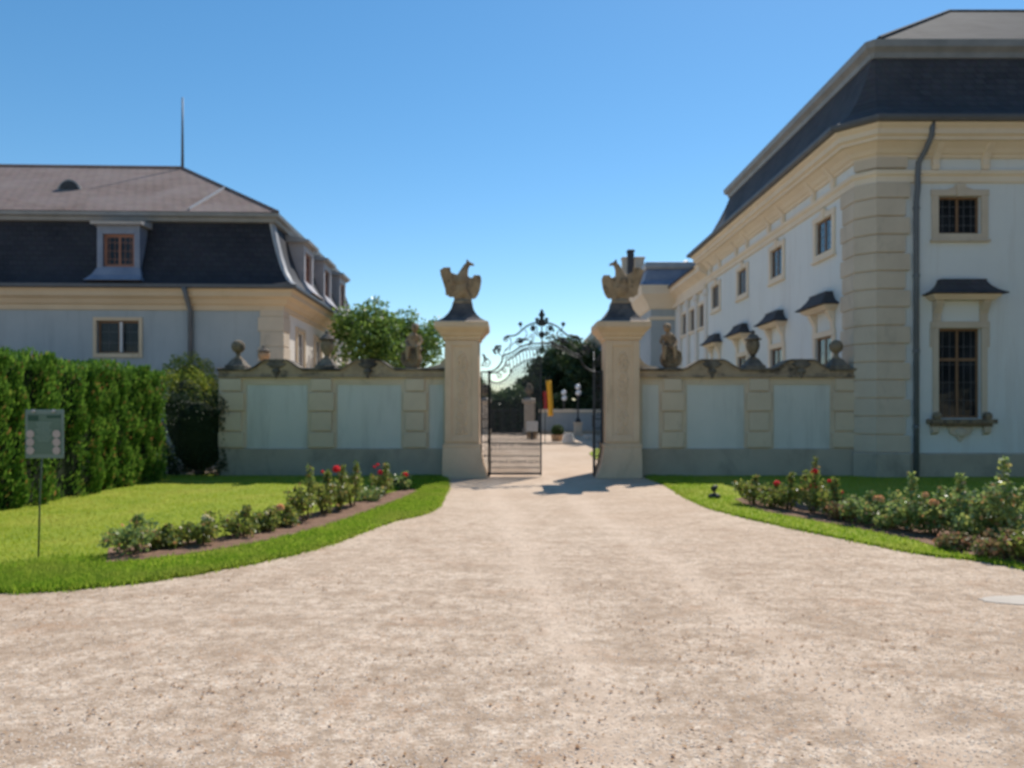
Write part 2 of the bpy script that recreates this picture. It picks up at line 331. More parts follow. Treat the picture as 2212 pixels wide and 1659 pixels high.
# ------------------------------------------------------------------ ground
mb = MB(); mb.add([(-400, -60, 0), (400, -60, 0), (400, 900, 0), (-400, 900, 0)], [(0, 1, 2, 3)])
tag(mb.build('gravel_ground', M['gravel'], normals=False), 'pale beige gravel forecourt and drive', 'ground', kind='structure')
def sheet(name, poly, z, mat, skirt=0.0):
    mb = MB(); vs = [(x, y, z) for x, y in poly]
    tris = geometry.tessellate_polygon([[Vector(v) for v in vs]]); mb.add(vs, [tuple(t_) for t_ in tris])
    if skirt:
        n = len(vs); mb.add(vs + [(x, y, -.01) for x, y in poly], [(i, (i+1) % n, (i+1) % n + n, i+n) for i in range(n)])
    return mb.build(name, mat)
def smoothpoly(pts, k=4):
    out = []
    for i in range(len(pts)-1):
        p0, p1, p2, p3 = [Vector(pts[max(0, min(len(pts)-1, j))]) for j in (i-1, i, i+1, i+2)]
        for s_ in range(k):
            t_ = s_/k
            out.append(tuple(.5*((2*p1) + (p2-p0)*t_ + (2*p0-5*p1+4*p2-p3)*t_**2 + (3*p1-p0-3*p2+p3)*t_**3)))
    out.append(tuple(pts[-1])); return out
def inpoly(x, y, poly):
    c = False; j = len(poly)-1
    for i in range(len(poly)):
        xi, yi = poly[i]; xj, yj = poly[j]
        if (yi > y) != (yj > y) and x < (xj-xi)*(y-yi)/(yj-yi)+xi: c = not c
        j = i
    return c
edgeL = smoothpoly([GP(*p) for p in [(-420, 1300), (-150, 1291), (0, 1282), (170, 1273), (340, 1254), (510, 1225), (680, 1186), (850, 1127), (933, 1103), (962, 1062), (966, 1036)]])
edgeL = [(x + random.uniform(-.02, .02), y + random.uniform(-.02, .02)) for x, y in edgeL]
lawnL = edgeL + [(PX(966, 17.9), 18.2), (-9.2, 18.2), (-9.2, edgeL[0][1])]
edgeR = smoothpoly([GP(*p) for p in [(1400, 1033), (1437, 1048), (1510, 1089), (1612, 1119), (1739, 1148), (1909, 1182), (2011, 1200), (2122, 1213), (2240, 1236), (2500, 1290)]])
edgeR = [(x + random.uniform(-.02, .02), y + random.uniform(-.02, .02)) for x, y in edgeR]
lawnR = edgeR + [(14, edgeR[-1][1]), (14, 18), (edgeR[0][0], 18)]
tag(sheet('lawn', lawnL, .028, M['lawn'], .03), 'mown lawn left of the drive', 'lawn', kind='structure')
tag(sheet('lawn', lawnR, .028, M['lawn'], .03), 'mown lawn right of the drive', 'lawn', kind='structure')
lowL = [GP(*p) for p in [(228, 1222), (357, 1209), (552, 1178), (722, 1135), (884, 1074), (900, 1060)]]
upL = [GP(*p) for p in [(880, 1058), (780, 1085), (640, 1122), (480, 1165), (330, 1180), (235, 1190)]]
bedL = smoothpoly(lowL) + smoothpoly(upL)
lowR = [GP(*p) for p in [(1585, 1082), (1646, 1107), (1803, 1137), (1952, 1166), (2050, 1196), (2122, 1209), (2240, 1231), (2420, 1270)]]
upR = [(lowR[-1][0]+2.2, lowR[-1][1]+1.3), (8.2, 10.6), (6.0, 12.4), (4.6, 13.6)]
bedR = smoothpoly(lowR) + smoothpoly(upR)
tag(sheet('flower_bed', bedL, .036, M['soil'], .03), 'bare brown soil of the left rose bed', 'flower bed', kind='structure')
tag(sheet('flower_bed', bedR, .036, M['soil'], .03), 'bare brown soil of the right rose bed', 'flower bed', kind='structure')
courtlawn = [(2.75, 24.2), (6.5, 24.2), (6.5, 31), (3.6, 31), (2.9, 27.5)]
tag(sheet('lawn', courtlawn, .028, M['lawn'], .03), 'small grass patch in the courtyard', 'lawn', kind='structure')
def grass(poly, edge, holes, n, lushness=1.0):
    mb, lush = MB(), MB(); xs = [p[0] for p in poly]; ys = [p[1] for p in poly]; x0, x1, y0, y1 = min(xs), max(xs), min(ys), max(ys); k = 0
    ev = [Vector(q) for q in edge]
    def blade(m_, x, y, zb_, h, sp):
        a = random.uniform(0, 6.28); wd = random.uniform(.005, .010); o = len(m_.v); dx, dy = math.cos(a)*wd, math.sin(a)*wd
        m_.v += [(x-dx, y-dy, zb_), (x+dx, y+dy, zb_), (x+random.uniform(-sp, sp), y+random.uniform(-sp, sp), zb_+.006+h)]; m_.f.append((o, o+1, o+2))
    while k < n:
        y = y0 + (y1-y0)*random.random()**1.5; x = random.uniform(x0, x1)
        if abs(x) > y*.75 + .3: k += .2; continue
        if not inpoly(x, y, poly) or any(inpoly(x, y, h) for h in holes): continue
        p = Vector((x, y)); dm = min((q-p).length for q in ev)
        if random.random() < lushness*max(0, min(1, (1.35+.3*math.sin(x*2.3)-dm)/.8)):
            for _ in range(3): blade(lush, x+random.uniform(-.04, .04), y+random.uniform(-.04, .04), .02, random.uniform(.025, .06), .03)
        else: blade(mb, x, y, .02, random.uniform(.010, .034), .02)
        k += 1
    for i in range(len(edge)-1):
        (xa, ya), (xb, yb) = edge[i], edge[i+1]; L = math.hypot(xb-xa, yb-ya)
        for _ in range(int(L*300)):
            t_ = random.random(); blade(lush, xa+(xb-xa)*t_+random.gauss(0, .035), ya+(yb-ya)*t_+random.gauss(0, .035), 0, random.uniform(.02, .065), .035)
    lush_o = tag(lush.build('grass', M['grass_lush'], normals=False), 'longer greener grass along the gravel edge', 'grass', kind='stuff')
    return mb.build('grass', M['grass'], normals=False)
tag(grass(lawnL, edgeL, [bedL], 75000), 'short sunlit grass blades left of the drive', 'grass', kind='stuff')
tag(grass(lawnR, edgeR, [bedR], 45000, .35), 'short grass blades along the right rose bed', 'grass', kind='stuff')
# loose stones lying on the gravel
mb = MB()
for _ in range(46000):
    y = 2.5 + 7.5*random.random()**2.2; x = random.uniform(-.76, .76)*y
    if y > 5 and (inpoly(x, y, lawnL) or inpoly(x, y, lawnR)): continue
    r = random.uniform(.004, .0095); o = len(mb.v); a = random.uniform(0, 6.28); h = r*random.uniform(.22, .42)
    pts = [(math.cos(a+k*1.2566)*r*random.uniform(.7, 1.3), math.sin(a+k*1.2566)*r*random.uniform(.7, 1.3)) for k in range(5)]
    mb.v += [(x+p[0], y+p[1], -.001) for p in pts] + [(x+p[0]*.55, y+p[1]*.55, h) for p in pts]
    mb.f += [(o+k, o+(k+1) % 5, o+5+(k+1) % 5, o+5+k) for k in range(5)] + [(o+5, o+6, o+7, o+8, o+9)]
tag(mb.build('loose_gravel', M['pebble'], normals=False), 'loose pebbles lying on the gravel', 'gravel', kind='stuff')
mb = MB(); cl = [(random.uniform(-.7, .7), random.random()) for _ in range(150)]
for _ in range(1900):
    cxx, cyy = random.choice(cl); y = 2.7+7.5*cyy**1.5+random.gauss(0, .16); x = cxx*(2.7+7.5*cyy**1.5)+random.gauss(0, .28)
    if y < 2.5 or inpoly(x, y, lawnL) or inpoly(x, y, lawnR): continue
    an = random.uniform(0, 6.28); a_ = Vector((math.cos(an), math.sin(an), random.uniform(-.15, .25))).normalized(); b_ = a_.cross(Vector((0, 0, 1))).normalized(); mb.leaf((x, y, .009), a_, b_, random.uniform(.015, .04), random.uniform(.010, .022))
tag(mb.build('fallen_leaves', M['dry_leaf'], normals=False), 'small dry brown leaves scattered over the gravel', 'leaves', kind='stuff')
# pale stone set flush in the gravel at the right
mb = MB(); cx_, cy_ = GP(2222, 1297); n = 28
mb.loft([[(cx_+.40*math.cos(2*math.pi*k/n)*(1+.06*math.sin(3*k)), cy_+.15*math.sin(2*math.pi*k/n)*(1+.08*math.cos(2*k)), z) for k in range(n)] for z in (-.02, .006)])
tag(mb.build('stone_slab', M['slab'], bev=.004), 'pale flat stone slab set flush in the gravel drive', 'slab')

# ------------------------------------------------------------------ palace (right)
YF = 17.5
PAL = [(24, 17.5), (8.712, 17.5), (8.374, 17.84), (8.374, 31.3), (24, 31.3)]
pal = thing('palace_building', 'tall pale blue palace with cream trim and dark mansard roof at right', 'building', (8.6, 17.6, 0))
TF = lambda u, w_, z: (8.712 + u, 17.5 - w_, z)
TS = lambda u, w_, z: (8.374 - w_, 17.84 + u, z)
def wall_sheet(mb, u0, u1, z0, z1, ops, depth=.22):
    us = sorted({u0, u1, *[o[0] for o in ops], *[o[1] for o in ops]}); zs = sorted({z0, z1, *[o[2] for o in ops], *[o[3] for o in ops]})
    for i in range(len(us)-1):
        for j in range(len(zs)-1):
            uc, zc = (us[i]+us[i+1])/2, (zs[j]+zs[j+1])/2
            if any(o[0] < uc < o[1] and o[2] < zc < o[3] for o in ops): continue
            mb.add([(us[i], 0, zs[j]), (us[i+1], 0, zs[j]), (us[i+1], 0, zs[j+1]), (us[i], 0, zs[j+1])], [(0, 1, 2, 3)])
    for a, b2, c, d in ops:
        for p, q in (((a, c), (b2, c)), ((b2, c), (b2, d)), ((b2, d), (a, d)), ((a, d), (a, c))):
            mb.add([(p[0], 0, p[1]), (q[0], 0, q[1]), (q[0], -depth, q[1]), (p[0], -depth, p[1])], [(0, 1, 2, 3)])
def sash(win, T, a, b2, c, d, fm, cols=2, bars=(2, 3), transom=None, dep=.10, fw=.055, world=True):
    f = MB(); f.box(a, a+fw, -dep-.05, -dep+.006, c, d); f.box(b2-fw, b2, -dep-.05, -dep+.006, c, d)
    f.box(a+fw, b2-fw, -dep-.05, -dep+.004, c, c+fw); f.box(a+fw, b2-fw, -dep-.05, -dep+.004, d-fw, d)
    if transom: f.box(a+fw, b2-fw, -dep-.05, -dep+.009, transom-.035, transom+.035)
    cw = (b2-a)/cols
    for k in range(1, cols): f.box(a+k*cw-.03, a+k*cw+.03, -dep-.05, -dep+.012, c+fw, d-fw)
    g_ = MB()
    for k in range(cols):
        for i in range(1, bars[0]):
            x = a+k*cw+cw*i/bars[0]; g_.box(x-.006, x+.006, -dep-.025, -dep-.002, c+fw, d-fw)
    for i in range(1, bars[1]):
        z = c+(d-c)*i/bars[1]; g_.box(a+fw, b2-fw, -dep-.025, -dep-.003, z-.006, z+.006)
    g_.tr(T).build('glazing_bars', M['gutter'] if fm is M['brown'] else fm, win, world=world)
    f.tr(T).build('frame', fm, win, world=world)
    p = MB(); p.box(a+.01, b2-.01, -dep-.06, -dep-.010, c+.01, d-.01); p.tr(T).build('pane', M['reflective_glass'] if T in (TS, globals().get('TW')) else M['glass'], win, world=world)
HW = .51
def upper_window(T, uc, z0=5.84, z1=6.74, par=None):
    s_ = MB(); a, b2 = uc-HW, uc+HW
    s_.box(a-.16, a, .0, .05, z0-.14, z1); s_.box(b2, b2+.16, 0, .05, z0-.14, z1)
    s_.box(a-.18, b2+.18, 0, .055, z1, z1+.15); s_.box(a, b2, 0, .052, z0-.14, z0); s_.box(a-.2, b2+.2, 0, .09, z0-.2, z0-.14)
    s_.prism([(uc-.34, z1+.15), (uc+.34, z1+.15), (uc+.12, z1+.22), (uc-.12, z1+.22)], 'xz', .0, .05)
    s_.prism([(uc-.08, z1-.02), (uc+.08, z1-.02), (uc+.12, z1+.27), (uc-.12, z1+.27)], 'xz', .0, .085)
    wn = s_.tr(T).build('window', M['stone'] if T is TF else M['cream'], par or pal, bev=.01)
    sash(wn, T, a, b2, z0, z1, M['brown'], 2, (3, 4), None, .10 if T is TF else .035)
def lower_window(T, uc, z0=1.43, z1=3.58):
    a, b2 = uc-HW, uc+HW; s_ = MB()
    s_.box(a-.14, a, 0, .05, z0, z1); s_.box(b2, b2+.14, 0, .05, z0, z1); s_.box(a-.19, b2+.19, 0, .06, z1, z1+.16)
    s_.box(a-.2, a-.14, 0, .04, z1-.45, z1); s_.box(b2+.14, b2+.2, 0, .04, z1-.45, z1)
    for x in (a-.05, b2+.05):      # consoles under the hood
        s_.prism([(0, z1+.16), (.06, z1+.16), (.07, z1+.35), (.2, z1+.6), (.2, z1+.66), (0, z1+.66)], 'yz', x-.09, x+.09)
    wn = s_.tr(T).build('window', M['stone'] if T is TF else M['cream'], pal, bev=.01)
    sash(wn, T, a, b2, z0, z1, M['brown'], 2, (3, 5), z0+(z1-z0)*.655, .10 if T is TF else .035)
    h = MB(); zc = z1+.66
    h.box(uc-.74, uc+.74, 0, .28, zc, zc+.05); h.box(uc-.80, uc+.80, 0, .34, zc+.05, zc+.12)
    h.tr(T).build('cornice', M['cream'], wn, bev=.01)
    h = MB(); prof = [(.90, .46, 0), (.88, .45, .03), (.72, .36, .10), (.60, .27, .21), (.54, .2, .32), (.54, .2, .37)]
    h.loft([[(uc-x, 0, zc+.12+z), (uc-x, y, zc+.12+z), (uc+x, y, zc+.12+z), (uc+x, 0, zc+.12+z)] for x, y, z in prof])
    h.tr(T).build('hood', M['slate'], wn)
    s_ = MB(); s_.box(uc-.80, uc+.80, 0, .2, z0-.13, z0-.02); s_.box(uc-.72, uc+.72, 0, .13, z0-.2, z0-.13)
    for x in (uc-.6, uc+.6):
        s_.ell((x, .12, z0+.05), .11, .09, .10)
    s_.tr(T).build('sill', M['weathered'], wn, bev=.012)
    s_ = MB()
    for x in (uc-.62, uc+.62): s_.prism([(0, z0-.2), (.12, z0-.2), (.1, z0-.34), (0, z0-.4)], 'yz', x-.08, x+.08)
    s_.prism([(uc-.3, z0-.2), (uc+.3, z0-.2), (uc+.26, z0-.36), (uc+.1, z0-.44), (uc, z0-.56), (uc-.1, z0-.44), (uc-.26, z0-.36)], 'xz', 0, .07)
    s_.ell((uc, .07, z0-.34), .13, .05, .12)
    s_.tr(T).build('apron', M['stone'], wn, bev=.01)
SW = [1.76, 5.26, 8.71, 12.16]
mbw = MB(); UF = 10.70-8.712
opsF = [(UF-HW, UF+HW, 5.84, 6.74), (UF-HW, UF+HW, 1.43, 3.58), (UF+3.5-HW, UF+3.5+HW, 5.84, 6.74), (UF+3.5-HW, UF+3.5+HW, 1.43, 3.58)]
wall_sheet(mbw, 0, 15.3, 0, 7.9, opsF); mbw.tr(TF)
ms = MB(); opsS = [(u-HW, u+HW, a, b2) for u in SW for a, b2 in ((5.84, 6.74), (1.43, 3.58))]
wall_sheet(ms, 0, 13.46, 0, 7.9, opsS); ms.tr(TS); mbw.add(ms.v, ms.f)
mbw.add([(8.712, 17.5, 0), (8.374, 17.84, 0), (8.374, 17.84, 7.9), (8.712, 17.5, 7.9)], [(0, 1, 2, 3)])
mbw.add([(8.374, 31.3, 0), (24, 31.3, 0), (24, 31.3, 7.9), (8.374, 31.3, 7.9)], [(0, 1, 2, 3)])
mbw.build('wall', M['plaster'], pal)
for u in (UF, UF+3.5): upper_window(TF, u); lower_window(TF, u)
for u in SW: upper_window(TS, u); lower_window(TS, u)
mb = MB(); mb.sweep(PAL, [(0, 0), (.05, 0), (.05, .56), (.02, .60), (0, .60)]); mb.build('plinth', M['plinth'], pal)
mb = MB(); mb.sweep(PAL, [(0, 7.06), (.05, 7.06), (.06, 7.2), (.11, 7.25), (.12, 7.33), (.0, 7.37)]); mb.build('string_course', M['cream'], pal)
mb = MB(); mb.sweep(PAL, [(0, 7.64), (.06, 7.64), (.08, 7.70), (.13, 7.73), (.20, 7.82), (.34, 7.93), (.42, 7.95), (.42, 8.02), (.50, 8.06), (.50, 8.18), (.58, 8.24), (.6, 8.29), (0, 8.29)])
mb.build('cornice', M['cream'], pal)
mb = MB(); mb.sweep(PAL, [(.52, 8.295), (.70, 8.295), (.74, 8.35), (.74, 8.42), (.52, 8.44)]); mb.build('gutter', M['gutter'], pal)
def console(mb, T, u):
    k = MB(); k.prism([(0, 7.36), (.07, 7.36), (.10, 7.46), (.09, 7.6), (.16, 7.72), (.33, 7.92), (0, 7.92)], 'yz', u-.085, u+.085); k.tr(T); mb.add(k.v, k.f)
for T, us in ((TF, [UF-.6, UF+.6, UF+2.9, UF+4.1]), (TS, [u+d for u in SW for d in (-.62, .62)])):
    for u in us:
        mb = MB(); console(mb, T, u); mb.build('console', M['cream'], pal, bev=.01)
mb = MB(); sd = MB(); z = .62; k = 0
def rust(o, z): return [(0, z), (o-.006, z), (o, z+.012), (o, min(z+.383, 7.035)), (o-.006, min(z+.395, 7.05)), (0, min(z+.395, 7.05))]
while z < 7.0:
    lf, ls = (.77, .70) if k % 2 == 0 else (.66, .60)
    mb.sweep([(8.712+lf, 17.5), (8.712, 17.5), (8.374, 17.84)], rust(.09, z))
    sd.sweep([(8.374, 17.80), (8.374, 17.84+ls)], rust(.055, z)); z += .434; k += 1
mb.sweep([(8.712+.64, 17.5), (8.712, 17.5), (8.374, 17.84)], [(0, .6), (.045, .6), (.045, 7.05), (0, 7.05)])
sd.sweep([(8.374, 17.80), (8.374, 17.84+.56)], [(0, .6), (.025, .6), (.025, 7.05), (0, 7.05)])
mb.sweep([(8.712+.70, 17.5), (8.712, 17.5), (8.374, 17.84)], [(0, 7.4), (.10, 7.4), (.10, 7.64), (0, 7.64)])
pb = MB(); pb.sweep([(8.712+.74, 17.5), (8.712, 17.5), (8.374, 17.84)], [(0, .01), (.15, .01), (.15, .58), (.12, .612), (0, .612)]); pb.build('pier_base', M['plinth'], pal)
mb.build('quoin_pier', M['stone'], pal); sd.build('side_quoins', M['stone'], pal)
mp = [(.66, 8.43), (.42, 8.57), (.16, 8.82), (-.05, 9.15), (-.24, 9.55), (-.40, 9.95), (-.52, 10.34)]
pths = []
for i in range(len(mp)):
    e_ = 31.3 - .95*i/(len(mp)-1); pths.append([(24, 17.5), (8.712, 17.5), (8.374, 17.84), (8.374, e_), (24, e_)])
mb = MB(); mb.sweep(pths, mp, surface=True); rf = mb.build('mansard_roof', M['slate'], pal, smooth=True, angle=25)
PB = [(24, 17.5), (8.712, 17.5), (8.374, 17.84), (8.374, 30.35), (24, 30.35)]
mb = MB(); mb.sweep(PB, [(-.56, 10.26), (-.47, 10.28), (-.44, 10.40), (-.40, 10.44), (-.33, 10.50), (-.30, 10.66), (-.56, 10.68)]); mb.build('roof_moulding', M['metal'], pal)
mb = MB(); zb = 10.675; o = .33
fr, lf, bk = 17.5+o, 8.374+o, 30.35-o
A, B, Cc, D, E = (lf+.03, fr+.2, zb), (lf+.25, fr, zb), (24, fr, zb), (24, bk, zb), (lf, bk, zb)
ap, ae = (14.28, 23.9, 14.65), (24, 23.9, 14.65)
mb.add([A, B, Cc, D, E, ap, ae], [(1, 2, 6, 5), (0, 1, 5), (4, 0, 5), (3, 4, 5, 6), (0, 4, 3, 2, 1)])
mb.build('upper_roof', M['slate_up'], pal)
mb = MB(); mb.tube([B, ap, ae], .07, 6); mb.build('ridge_tiles', M['slate_up'], pal)
mb = MB(); xd = 8.712+.92
mb.tube([(xd+.12, 16.95, 8.3), (xd+.12, 17.0, 8.0), (xd+.1, 17.2, 7.75), (xd+.02, 17.36, 7.5), (xd, 17.36, 7.2), (xd, 17.36, 6.9), (xd, 17.42, 6.6), (xd, 17.42, .05)], .062, 10)
dp = mb.build('downpipe', M['pipe'], pal, smooth=True)
for z in (1.2, 3, 4.8, 6.4):
    mb = MB(); mb.lathe([(.078, z), (.078, z+.06)], xd, 17.42, 10); mb.build('bracket', M['pipe'], dp)
# lower wing behind and projecting pavilion
wing = thing('palace_wing', 'lower cream and blue wing running back from the tall palace', 'building', (8.6, 31.4, 0))
WX = 8.4
TW = lambda u, w_, z: (WX - w_, 31.32 + u, z)
mb = MB(); ow = [(u-.42, u+.42, 5.3, 6.3) for u in (1.0, 2.6, 4.2)] + [(u-.45, u+.45, 1.4, 3.5) for u in (1.0, 2.6, 4.2)]
wall_sheet(mb, 0, 6.4, 0, 7.5, ow); mb.tr(TW); mb.build('wall', M['plaster'], wing)
for u in (1.0, 2.6, 4.2):
    for z0, z1 in ((5.3, 6.3), (1.4, 3.5)):
        s_ = MB(); s_.box(u-.56, u-.42, 0, .05, z0, z1); s_.box(u+.42, u+.56, 0, .05, z0, z1); s_.box(u-.58, u+.58, 0, .06, z1, z1+.14); s_.box(u-.62, u+.62, 0, .1, z0-.1, z0)
        wn = s_.tr(TW).build('window', M['cream'], wing); sash(wn, TW, u-.42, u+.42, z0, z1, M['brown'], 2, (2, 3), None, .05)
for u in (.15, 1.8, 3.4, 5.0):
    s_ = MB(); s_.box(u-.2, u+.2, 0, .1, 0, 6.8); s_.box(u-.26, u+.26, 0, .14, 6.6, 6.85); s_.tr(TW).build('pilaster', M['white_stone'], wing)
PW = [(WX, 31.32), (WX, 37.7)]
mb = MB(); mb.sweep(PW, [(0, 6.86), (.16, 6.86), (.18, 7.02), (.06, 7.06), (.06, 7.4), (.2, 7.5), (.4, 7.62), (.4, 7.78), (.48, 7.9), (0, 7.9)]); mb.build('cornice', M['cream'], wing)
mb = MB(); mb.add([(7.9, 31.9, 7.92), (7.9, 37.7, 7.92), (12.5, 37.7, 10.6), (12.5, 31.9, 10.6), (7.9, 31.9, 7.8), (7.9, 37.7, 7.8)], [(0, 1, 2, 3), (0, 1, 5, 4)]); mb.build('roof', M['slate'], wing)
pav = thing('palace_pavilion', 'projecting far pavilion of the palace behind the right gate pillar', 'building', (8, 37.8, 0))
PP = [(14, 37.7), (7.15, 37.7), (7.15, 66), (14, 66)]; PM = [(14, 37.7), (7.15, 37.7), (7.15, 43), (14, 43)]
mb = MB(); mb.sweep(PP, [(0, 0), (0, 7.6)], surface=True); mb.build('wall', M['house_plaster'], pav)
mb = MB(); mb.sweep(PP, [(0, 6.3), (.06, 6.3), (.08, 6.45), (0, 6.5)]); mb.build('string_course', M['cream'], pav)
mb = MB(); mb.sweep(PP, [(0, 6.85), (.08, 6.9), (.2, 7.1), (.42, 7.4), (.55, 7.55), (.6, 7.8), (.65, 8.0), (0, 8.0)]); mb.build('cornice', M['cream'], pav)
mb = MB(); mb.sweep(PM, [(.6, 8.01), (.38, 8.3), (.28, 8.72), (.22, 8.9)], surface=True); mb.build('mansard_roof', M['dormer_side'], pav)
mb = MB(); mb.sweep(PM, [(-.05, 8.88), (.3, 8.88), (.34, 9.0), (.3, 9.22), (-.05, 9.3)]); mb.build('roof_moulding', M['flash'], pav)
mb = MB(); mb.add([(7.6, 37.75, 9.0), (14, 37.75, 8.4), (14, 43, 10.25), (7.6, 43, 10.05), (6.6, 43, 8.02), (6.6, 66, 8.02), (14, 66, 10.3)], [(0, 1, 2, 3), (4, 3, 2, 6, 5), (0, 3, 4)]); mb.build('roof', M['pav_tile'], pav)
mb = MB(); mb.tube([(8.2, 38.0, 8.2), (9.75, 40.9, 9.95)], .15, 4); mb.build('valley_flashing', M['flash'], pav)
for x, s_, z0, z1, mt in ((PX(1362, 41), .17, 9.1, PZ(540, 41), 'slate'), (PX(1352, 42.5), .22, 9.1, PZ(556, 42.5), 'stone'), (PX(1380, 42.5), .26, 9.1, PZ(556, 42.5), 'stone')):
    mb = MB(); y = 41 if mt == 'slate' else 42.5
    mb.sqlathe([(s_, z0), (s_, z1-.15), (s_*1.2, z1-.13), (s_*1.2, z1-.04), (s_*.9, z1)], x, y); mb.build('chimney', M[mt], pav)

# ------------------------------------------------------------------ house (left), built in its own turned frame
AH = math.radians(2.03)
house = thing('manor_house', 'low blue house with a dark two-tier mansard roof behind the hedge', 'building', (-6.906, 22, 0), AH)
HP = [(-18, 11.7), (0, 11.7), (0, 0), (-18, 0)]
HF = lambda u, w_, z: (u, -w_, z)
HS = lambda u, w_, z: (w_, u, z)
def hb(mb, name, mat, par=None, **k): return mb.build(name, M[mat], par or house, world=False, **k)
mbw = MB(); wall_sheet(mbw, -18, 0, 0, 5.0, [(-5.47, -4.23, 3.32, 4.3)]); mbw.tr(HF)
sw_ = [2.1, 4.6, 7.1, 9.6]; ms = MB(); wall_sheet(ms, 0, 11.7, 0, 5.0, [(u-.45, u+.45, 2.2, 4.2) for u in sw_]); ms.tr(HS); o = hb(ms, 'side_wall', 'sunlit_plaster'); o['label'] = 'side wall with its sunlight put into a whitish colour'
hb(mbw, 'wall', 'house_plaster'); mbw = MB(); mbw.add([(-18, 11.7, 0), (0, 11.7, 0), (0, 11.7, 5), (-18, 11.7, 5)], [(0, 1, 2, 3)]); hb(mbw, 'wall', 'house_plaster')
s_ = MB(); s_.box(-5.57, -5.47, 0, .04, 3.2, 4.4); s_.box(-4.23, -4.13, 0, .04, 3.2, 4.4); s_.box(-5.47, -4.23, 0, .042, 4.3, 4.4); s_.box(-5.47, -4.23, 0, .06, 3.2, 3.32)
wn = hb(s_.tr(HF), 'window', 'house_cream'); sash(wn, HF, -5.47, -4.23, 3.32, 4.3, M['brown'], 2, (2, 3), None, .1, .06, world=False)
s_ = MB(); s_.box(-4.80, -4.735, -.1, .0, 3.36, 4.26); hb(s_.tr(HF), 'casement', 'white_frame', wn)
for u in sw_:
    s_ = MB(); s_.box(u-.58, u-.45, 0, .05, 2.1, 4.32); s_.box(u+.45, u+.58, 0, .05, 2.1, 4.32); s_.box(u-.45, u+.45, 0, .052, 4.2, 4.32); s_.box(u-.6, u+.6, 0, .09, 2.0, 2.1); s_.box(u-.45, u+.45, 0, .05, 2.1, 2.2)
    wn = hb(s_.tr(HS), 'window', 'house_cream'); sash(wn, HS, u-.45, u+.45, 2.2, 4.2, M['white_frame'], 2, (2, 4), None, .05, .06, world=False)
mb = MB(); z = .4; k = 0
while z < 4.6:
    l_ = (.72, .62)[k % 2]; mb.sweep([(0, l_), (0, 0), (-l_, 0)], [(0, z), (.05, z), (.05, min(z+.42, 4.64)), (0, min(z+.42, 4.64))]); z += .45; k += 1
mb.sweep([(0, .66), (0, 0), (-.66, 0)], [(0, 0), (.03, 0), (.03, 4.64), (0, 4.64)])
hb(mb, 'quoin_pier', 'stone', bev=.01)
mb = MB(); mb.sweep(HP, [(0, 4.62), (.05, 4.62), (.07, 4.76), (.14, 4.80), (.22, 4.92), (.36, 5.0), (.38, 5.12), (.44, 5.2), (0, 5.2)]); hb(mb, 'cornice', 'house_cream')
mb = MB(); mb.sweep(HP, [(.3, 5.205), (.52, 5.205), (.55, 5.24), (.55, 5.32), (.3, 5.34)]); hb(mb, 'gutter', 'gutter')
hm = [(.5, 5.325), (.3, 5.48), (.08, 5.85), (-.12, 6.35), (-.28, 6.85), (-.42, 7.38)]
mb = MB(); mb.sweep(HP, hm, surface=True); hb(mb, 'mansard_roof', 'house_slate', smooth=True, angle=25)
mb = MB(); mb.loft([[(o_+.012, z_ and .34-o_, z_+.012), (o_+.02, -o_-.02, z_+.012), (o_-.10, -o_-.012, z_+.012)] for o_, z_ in hm], closed=False, cap=False); hb(mb, 'hip_flashing', 'flash', smooth=True)
mb = MB(); mb.sweep(HP, [(-.45, 7.34), (-.3, 7.36), (-.26, 7.46), (-.17, 7.5), (-.15, 7.6), (-.45, 7.63)]); hb(mb, 'roof_moulding', 'metal')
mb = MB(); z0 = 7.625; mb.add([(-.18, .18, z0), (-.18, 11.5, z0), (-18, 11.5, z0), (-18, .18, z0), (-5.35, 5.85, 10.77), (-18, 5.85, 10.77)], [(3, 0, 4, 5), (0, 1, 4), (1, 2, 5, 4), (0, 3, 2, 1)])
up = hb(mb, 'upper_roof', 'house_tile')
mb = MB(); mb.tube([(-.2, .2, z0+.02), (-5.35, 5.85, 10.79)], .06, 6); mb.tube([(-5.35, 5.85, 10.79), (-18, 5.85, 10.79)], .07, 6); hb(mb, 'ridge_tiles', 'house_tile')
def onroof(x, q, dz=0): return (x, .18+5.67*q, z0+(10.77-z0)*q+dz)
mb = MB(); mb.tube([onroof(-2.9, .03, .03), onroof(-2.75, .49, .03)], .045, 4); hb(mb, 'flashing', 'flash')
mb = MB(); mb.tube([(-5.35, 5.85, 10.7), (-5.35, 5.85, 12.0), (-5.35, 5.85, 13.45)], [.06, .045, .03], 8); hb(mb, 'mast', 'pipe', smooth=True)
for x in (-7.75,):
    mb = MB(); rings = []
    for d, sc_ in ((0, 1), (.35, .8), (.8, .35)):
        y_ = .18+5.67*.43+d; zz = onroof(x, .43)[2]; rings.append([(x + .42*sc_*math.cos(a), y_, max(zz-.06+.4*sc_*math.sin(a)**1.5 if math.sin(a) > 0 else zz-.06, zz-.06)) for a in [math.pi*k/12 for k in range(13)]])
    mb.loft(rings); ey = hb(mb, 'eyebrow_dormer', 'metal')
    mb = MB(); y_ = .18+5.67*.43-.01; zz = onroof(x, .43)[2]-.02
    mb.prism([(x+.3*math.cos(math.pi*k/12), zz+.3*math.sin(math.pi*k/12)) for k in range(13)], 'xz', y_-.02, y_+.02); hb(mb, 'vent_opening', 'iron', ey)
